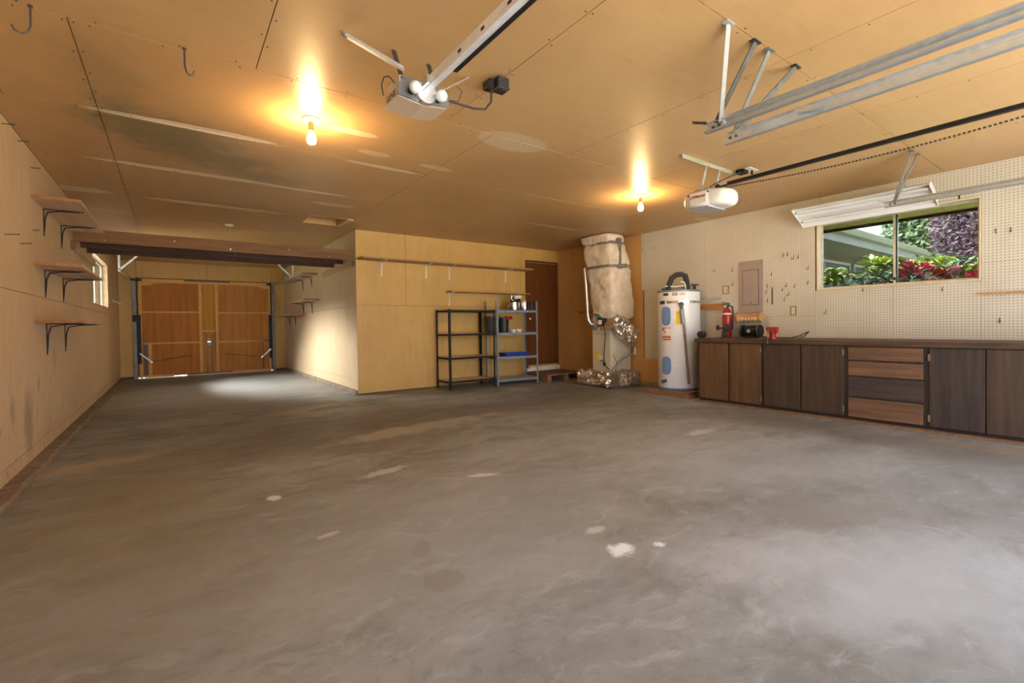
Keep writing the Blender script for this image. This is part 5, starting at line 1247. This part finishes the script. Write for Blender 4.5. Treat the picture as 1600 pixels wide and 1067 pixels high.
# wing of the house seen through the bench window
M['siding'] = plain('dark_siding', (0.10, 0.075, 0.07), (0.07, 0.052, 0.05), 3, 0.7)
M['gutter'] = plain('grey_gutter', (0.20, 0.215, 0.205), (0.165, 0.18, 0.172), 4, 0.45)
M['frame_grey'] = plain('grey_window_frame', (0.30, 0.31, 0.30), None, 6, 0.5)
M['dark_glass'] = plain('dark_window_glass', (0.02, 0.022, 0.025), None, 2, 0.3, spec=0.12)
hw = thing('house_wing', 'dark-sided house wing with a pale gutter outside the bench window', 'house', (12, 4, 0))
part(hw, 'wall', M['siding'], lambda m: m.box(6.95, 15.5, 3.68, 3.8, -.12, 2.32))
part(hw, 'fascia', M['gutter'], lambda m: m.box(6.95, 15.5, 3.05, 3.09, 2.30, 2.44))
part(hw, 'gutter', M['gutter'], lambda m: m.prism([(3.05, 2.42), (2.97, 2.44), (2.94, 2.50), (2.93, 2.535), (2.945, 2.535), (2.955, 2.51), (3.05, 2.53)], 0, 6.95, 15.5))
part(hw, 'soffit', M['gutter'], lambda m: m.box(6.95, 15.5, 3.09, 3.68, 2.305, 2.32))
part(hw, 'roof', M['roof'], lambda m: m.prism([(3.06, 2.50), (3.06, 2.54), (8.5, 4.2), (8.5, 4.1)], 0, 6.95, 15.8))
for x in (7.3, 9.4, 11.5, 13.5):
    wf = part(hw, 'window', M['frame_grey'], lambda m: (m.box(x, x+1.9, 3.655, 3.68, .95, 1.0), m.box(x, x+1.9, 3.655, 3.68, 2.12, 2.17), m.box(x, x+.05, 3.655, 3.68, 1.0, 2.12), m.box(x+1.85, x+1.9, 3.655, 3.68, 1.0, 2.12), m.box(x+.6, x+.64, 3.655, 3.68, 1.0, 2.12), m.box(x+.05, x+1.85, 3.658, 3.68, 1.72, 1.75)))
    part(wf, 'pane', M['dark_glass'], lambda m: m.box(x+.05, x+1.85, 3.668, 3.679, 1.0, 2.12))

# foliage helpers
def leaf_mat(name, c1, c2, sc=3.0, rough=0.5):
    t = NT(name); n = t.noise(t.pos, sc, 3, 0.6)
    c = t.mix(t.ramp(n, 0.3, 0.7), c1, c2)
    return t.done(c, rough)
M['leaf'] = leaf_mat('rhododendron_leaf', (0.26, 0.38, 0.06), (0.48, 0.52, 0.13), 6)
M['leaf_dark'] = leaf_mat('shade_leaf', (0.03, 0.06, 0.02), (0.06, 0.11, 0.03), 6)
M['petal'] = leaf_mat('pink_petal', (0.80, 0.10, 0.20), (0.85, 0.28, 0.42), 9)
M['petal_red'] = leaf_mat('red_petal', (0.78, 0.05, 0.10), (0.82, 0.12, 0.18), 9)
M['petal_pale'] = leaf_mat('pale_pink_petal', (0.85, 0.38, 0.50), (0.88, 0.55, 0.64), 9)
M['bark'] = plain('bark', (0.12, 0.08, 0.055), None, 8, 0.9)
M['conifer'] = leaf_mat('conifer_green', (0.024, 0.05, 0.018), (0.07, 0.105, 0.04), 0.9)
M['maple'] = leaf_mat('purple_maple', (0.018, 0.008, 0.013), (0.048, 0.024, 0.038), 0.8)
M['evergreen'] = leaf_mat('dark_evergreen', (0.012, 0.028, 0.012), (0.035, 0.055, 0.025), 0.9)
def leafmesh():
    me = bpy.data.meshes.new('leaf'); L, W = .15, .022
    v = []; f = []
    for i in range(6):
        t = i/5; w = W*math.sin(math.pi*(0.08+.9*t))**.8; z = .03*math.sin(t*2.4)-.05*t*t
        v += [(L*t, -w, z+.006), (L*t, 0, z), (L*t, w, z+.006)]
    for i in range(5):
        a = i*3; f += [(a, a+3, a+4, a+1), (a+1, a+4, a+5, a+2)]
    me.from_pydata(v, [], f); me.materials.append(M['leaf']); return me
LM = leafmesh()
rnd = random.Random(11)
sh = thing('rhododendron', 'rhododendron shrub with pink and red blooms outside the bench window', 'shrub', (7.55, 1.7, -.12))
cl = MB()
def top_z(x, y): return 1.60+.10*math.sin(x*3.1+1)+.07*math.sin(y*4.3)+.12*(x-7.1)
for k in range(2600):
    x, y = rnd.uniform(7.05, 8.7), rnd.uniform(.35, 3.0); z = top_z(x, y)-.02-abs(rnd.gauss(0, .28))
    if z < .1: continue
    a = rnd.uniform(0, 6.28); e = rnd.uniform(-.6, .6); l = rnd.uniform(.09, .15); w = .025
    d = Vector((math.cos(a)*math.cos(e), math.sin(a)*math.cos(e), math.sin(e))); s_ = Vector((-math.sin(a), math.cos(a), rnd.uniform(-.4, .4)))
    p = Vector((x, y, z)); cl.add([p, p+d*l*.5+s_*w, p+d*l, p+d*l*.5-s_*w], [(0, 1, 2, 3)])
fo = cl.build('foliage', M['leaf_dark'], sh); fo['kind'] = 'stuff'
part(sh, 'stem', M['bark'], lambda m: [m.tube([(7.7+.06*k, 1.6+.05*k, -.12), (7.6+.2*math.cos(k), 1.6+.5*math.sin(k*1.3), .7), (7.6+.4*math.cos(k), 1.6+.9*math.sin(k*1.3), 1.25)], [.04, .03, .012], 7) for k in range(6)])
base = wloc(sh)
ros = []
for k in range(32):
    x, y = rnd.uniform(6.95, 7.9), .5+2.4*((k*0.618) % 1.0)
    z = top_z(x, y)+rnd.uniform(-.02, .10)
    ros.append((x, y, z))
    n = 9
    for i in range(n):
        a = 2*math.pi*i/n+rnd.uniform(-.2, .2); e = rnd.uniform(-.75, -.05); sc = rnd.uniform(1.1, 1.5)
        o = bpy.data.objects.new('leaf', LM); o.parent = sh
        o.location = Vector((x, y, z))-base; o.rotation_euler = (rnd.uniform(-.2, .2), e, a); o.scale = (sc, sc, sc)
        COL.objects.link(o)
def bloom(m, c, r, n):
    for k in range(n):
        u = rnd.uniform(-.2, 1); a = rnd.uniform(0, 6.28); s_ = math.sqrt(max(0, 1-u*u))
        d = Vector((s_*math.cos(a), s_*math.sin(a), u)); p = Vector(c)+d*r
        t1 = d.orthogonal().normalized(); t2 = d.cross(t1)
        for j in range(5):
            b = j*2*math.pi/5+a; q = (t1*math.cos(b)+t2*math.sin(b)); w = d.cross(q)*.016
            m.add([p-d*.012, p+q*.022+w+d*.004, p+q*.036+d*.010, p+q*.022-w+d*.004], [(0, 1, 2, 3)])
for k in range(30):
    y = .45+1.35*((k*0.618) % 1.0); x = rnd.uniform(6.95, 7.35); z = top_z(x, y)+rnd.uniform(-.13, .08)
    part(sh, 'flower_cluster', M['petal_red'] if k % 3 == 0 else (M['petal_pale'] if k % 3 == 1 else M['petal']), lambda m: bloom(m, (x, y, z), rnd.uniform(.045, .065), 16))

def tree(name, label, base, h, rx, rz, mat, n, leaf, cone=False, seed=1):
    r_ = random.Random(seed)
    t = thing(name, label, 'tree', base, 'trees beyond the house wing')
    part(t, 'trunk', M['bark'], lambda m: m.tube([base, (base[0]+.1, base[1], base[2]+h*.5), (base[0], base[1]+.1, base[2]+h*.9)], [.25, .16, .05], 10))
    m = MB(); cz = base[2]+h-rz
    for k in range(n):
        while True:
            a, b, c = r_.uniform(-1, 1), r_.uniform(-1, 1), r_.uniform(-1, 1)
            q = a*a+b*b+c*c
            if .25 < q < 1: break
        s_ = (1-c)*.62 if cone else 1
        p = Vector((base[0]+a*rx*s_, base[1]+b*rx*s_, cz+c*rz))
        cl_ = mnoise.noise(p*.9)
        if cl_ < -.22: continue
        d = Vector((r_.gauss(0, 1), r_.gauss(0, 1), r_.gauss(0, .7)-.3)).normalized(); e = d.orthogonal().normalized()*leaf*r_.uniform(.2, .45)
        l = leaf*r_.uniform(.6, 1.3)
        m.add([p, p+d*l*.5+e, p+d*l, p+d*l*.5-e], [(0, 1, 2, 3)])
    m.build('foliage', mat, t)['kind'] = 'stuff'
    return t
def at(px, py, x): p = on(0, x, px, py); return p
p = at(1452, 380, 20.0); tree('conifer_tree', 'tall light green conifer beyond the pale gutter', (20.0, p[1], -.12), 11.0, 1.25, 5.6, M['conifer'], 30000, .17, False, 3)
p = at(1528, 370, 18.0); tree('maple_tree', 'purple-leaved maple beyond the shrub blooms', (18.0, p[1], -.12), 8.5, 1.05, 4.1, M['maple'], 26000, .11, False, 5)
p = at(1500, 340, 29.0); tree('evergreen_tree', 'dark evergreen standing behind the light green conifer', (29.0, p[1], -.12), 17, 2.4, 8, M['evergreen'], 12000, .45, False, 9)
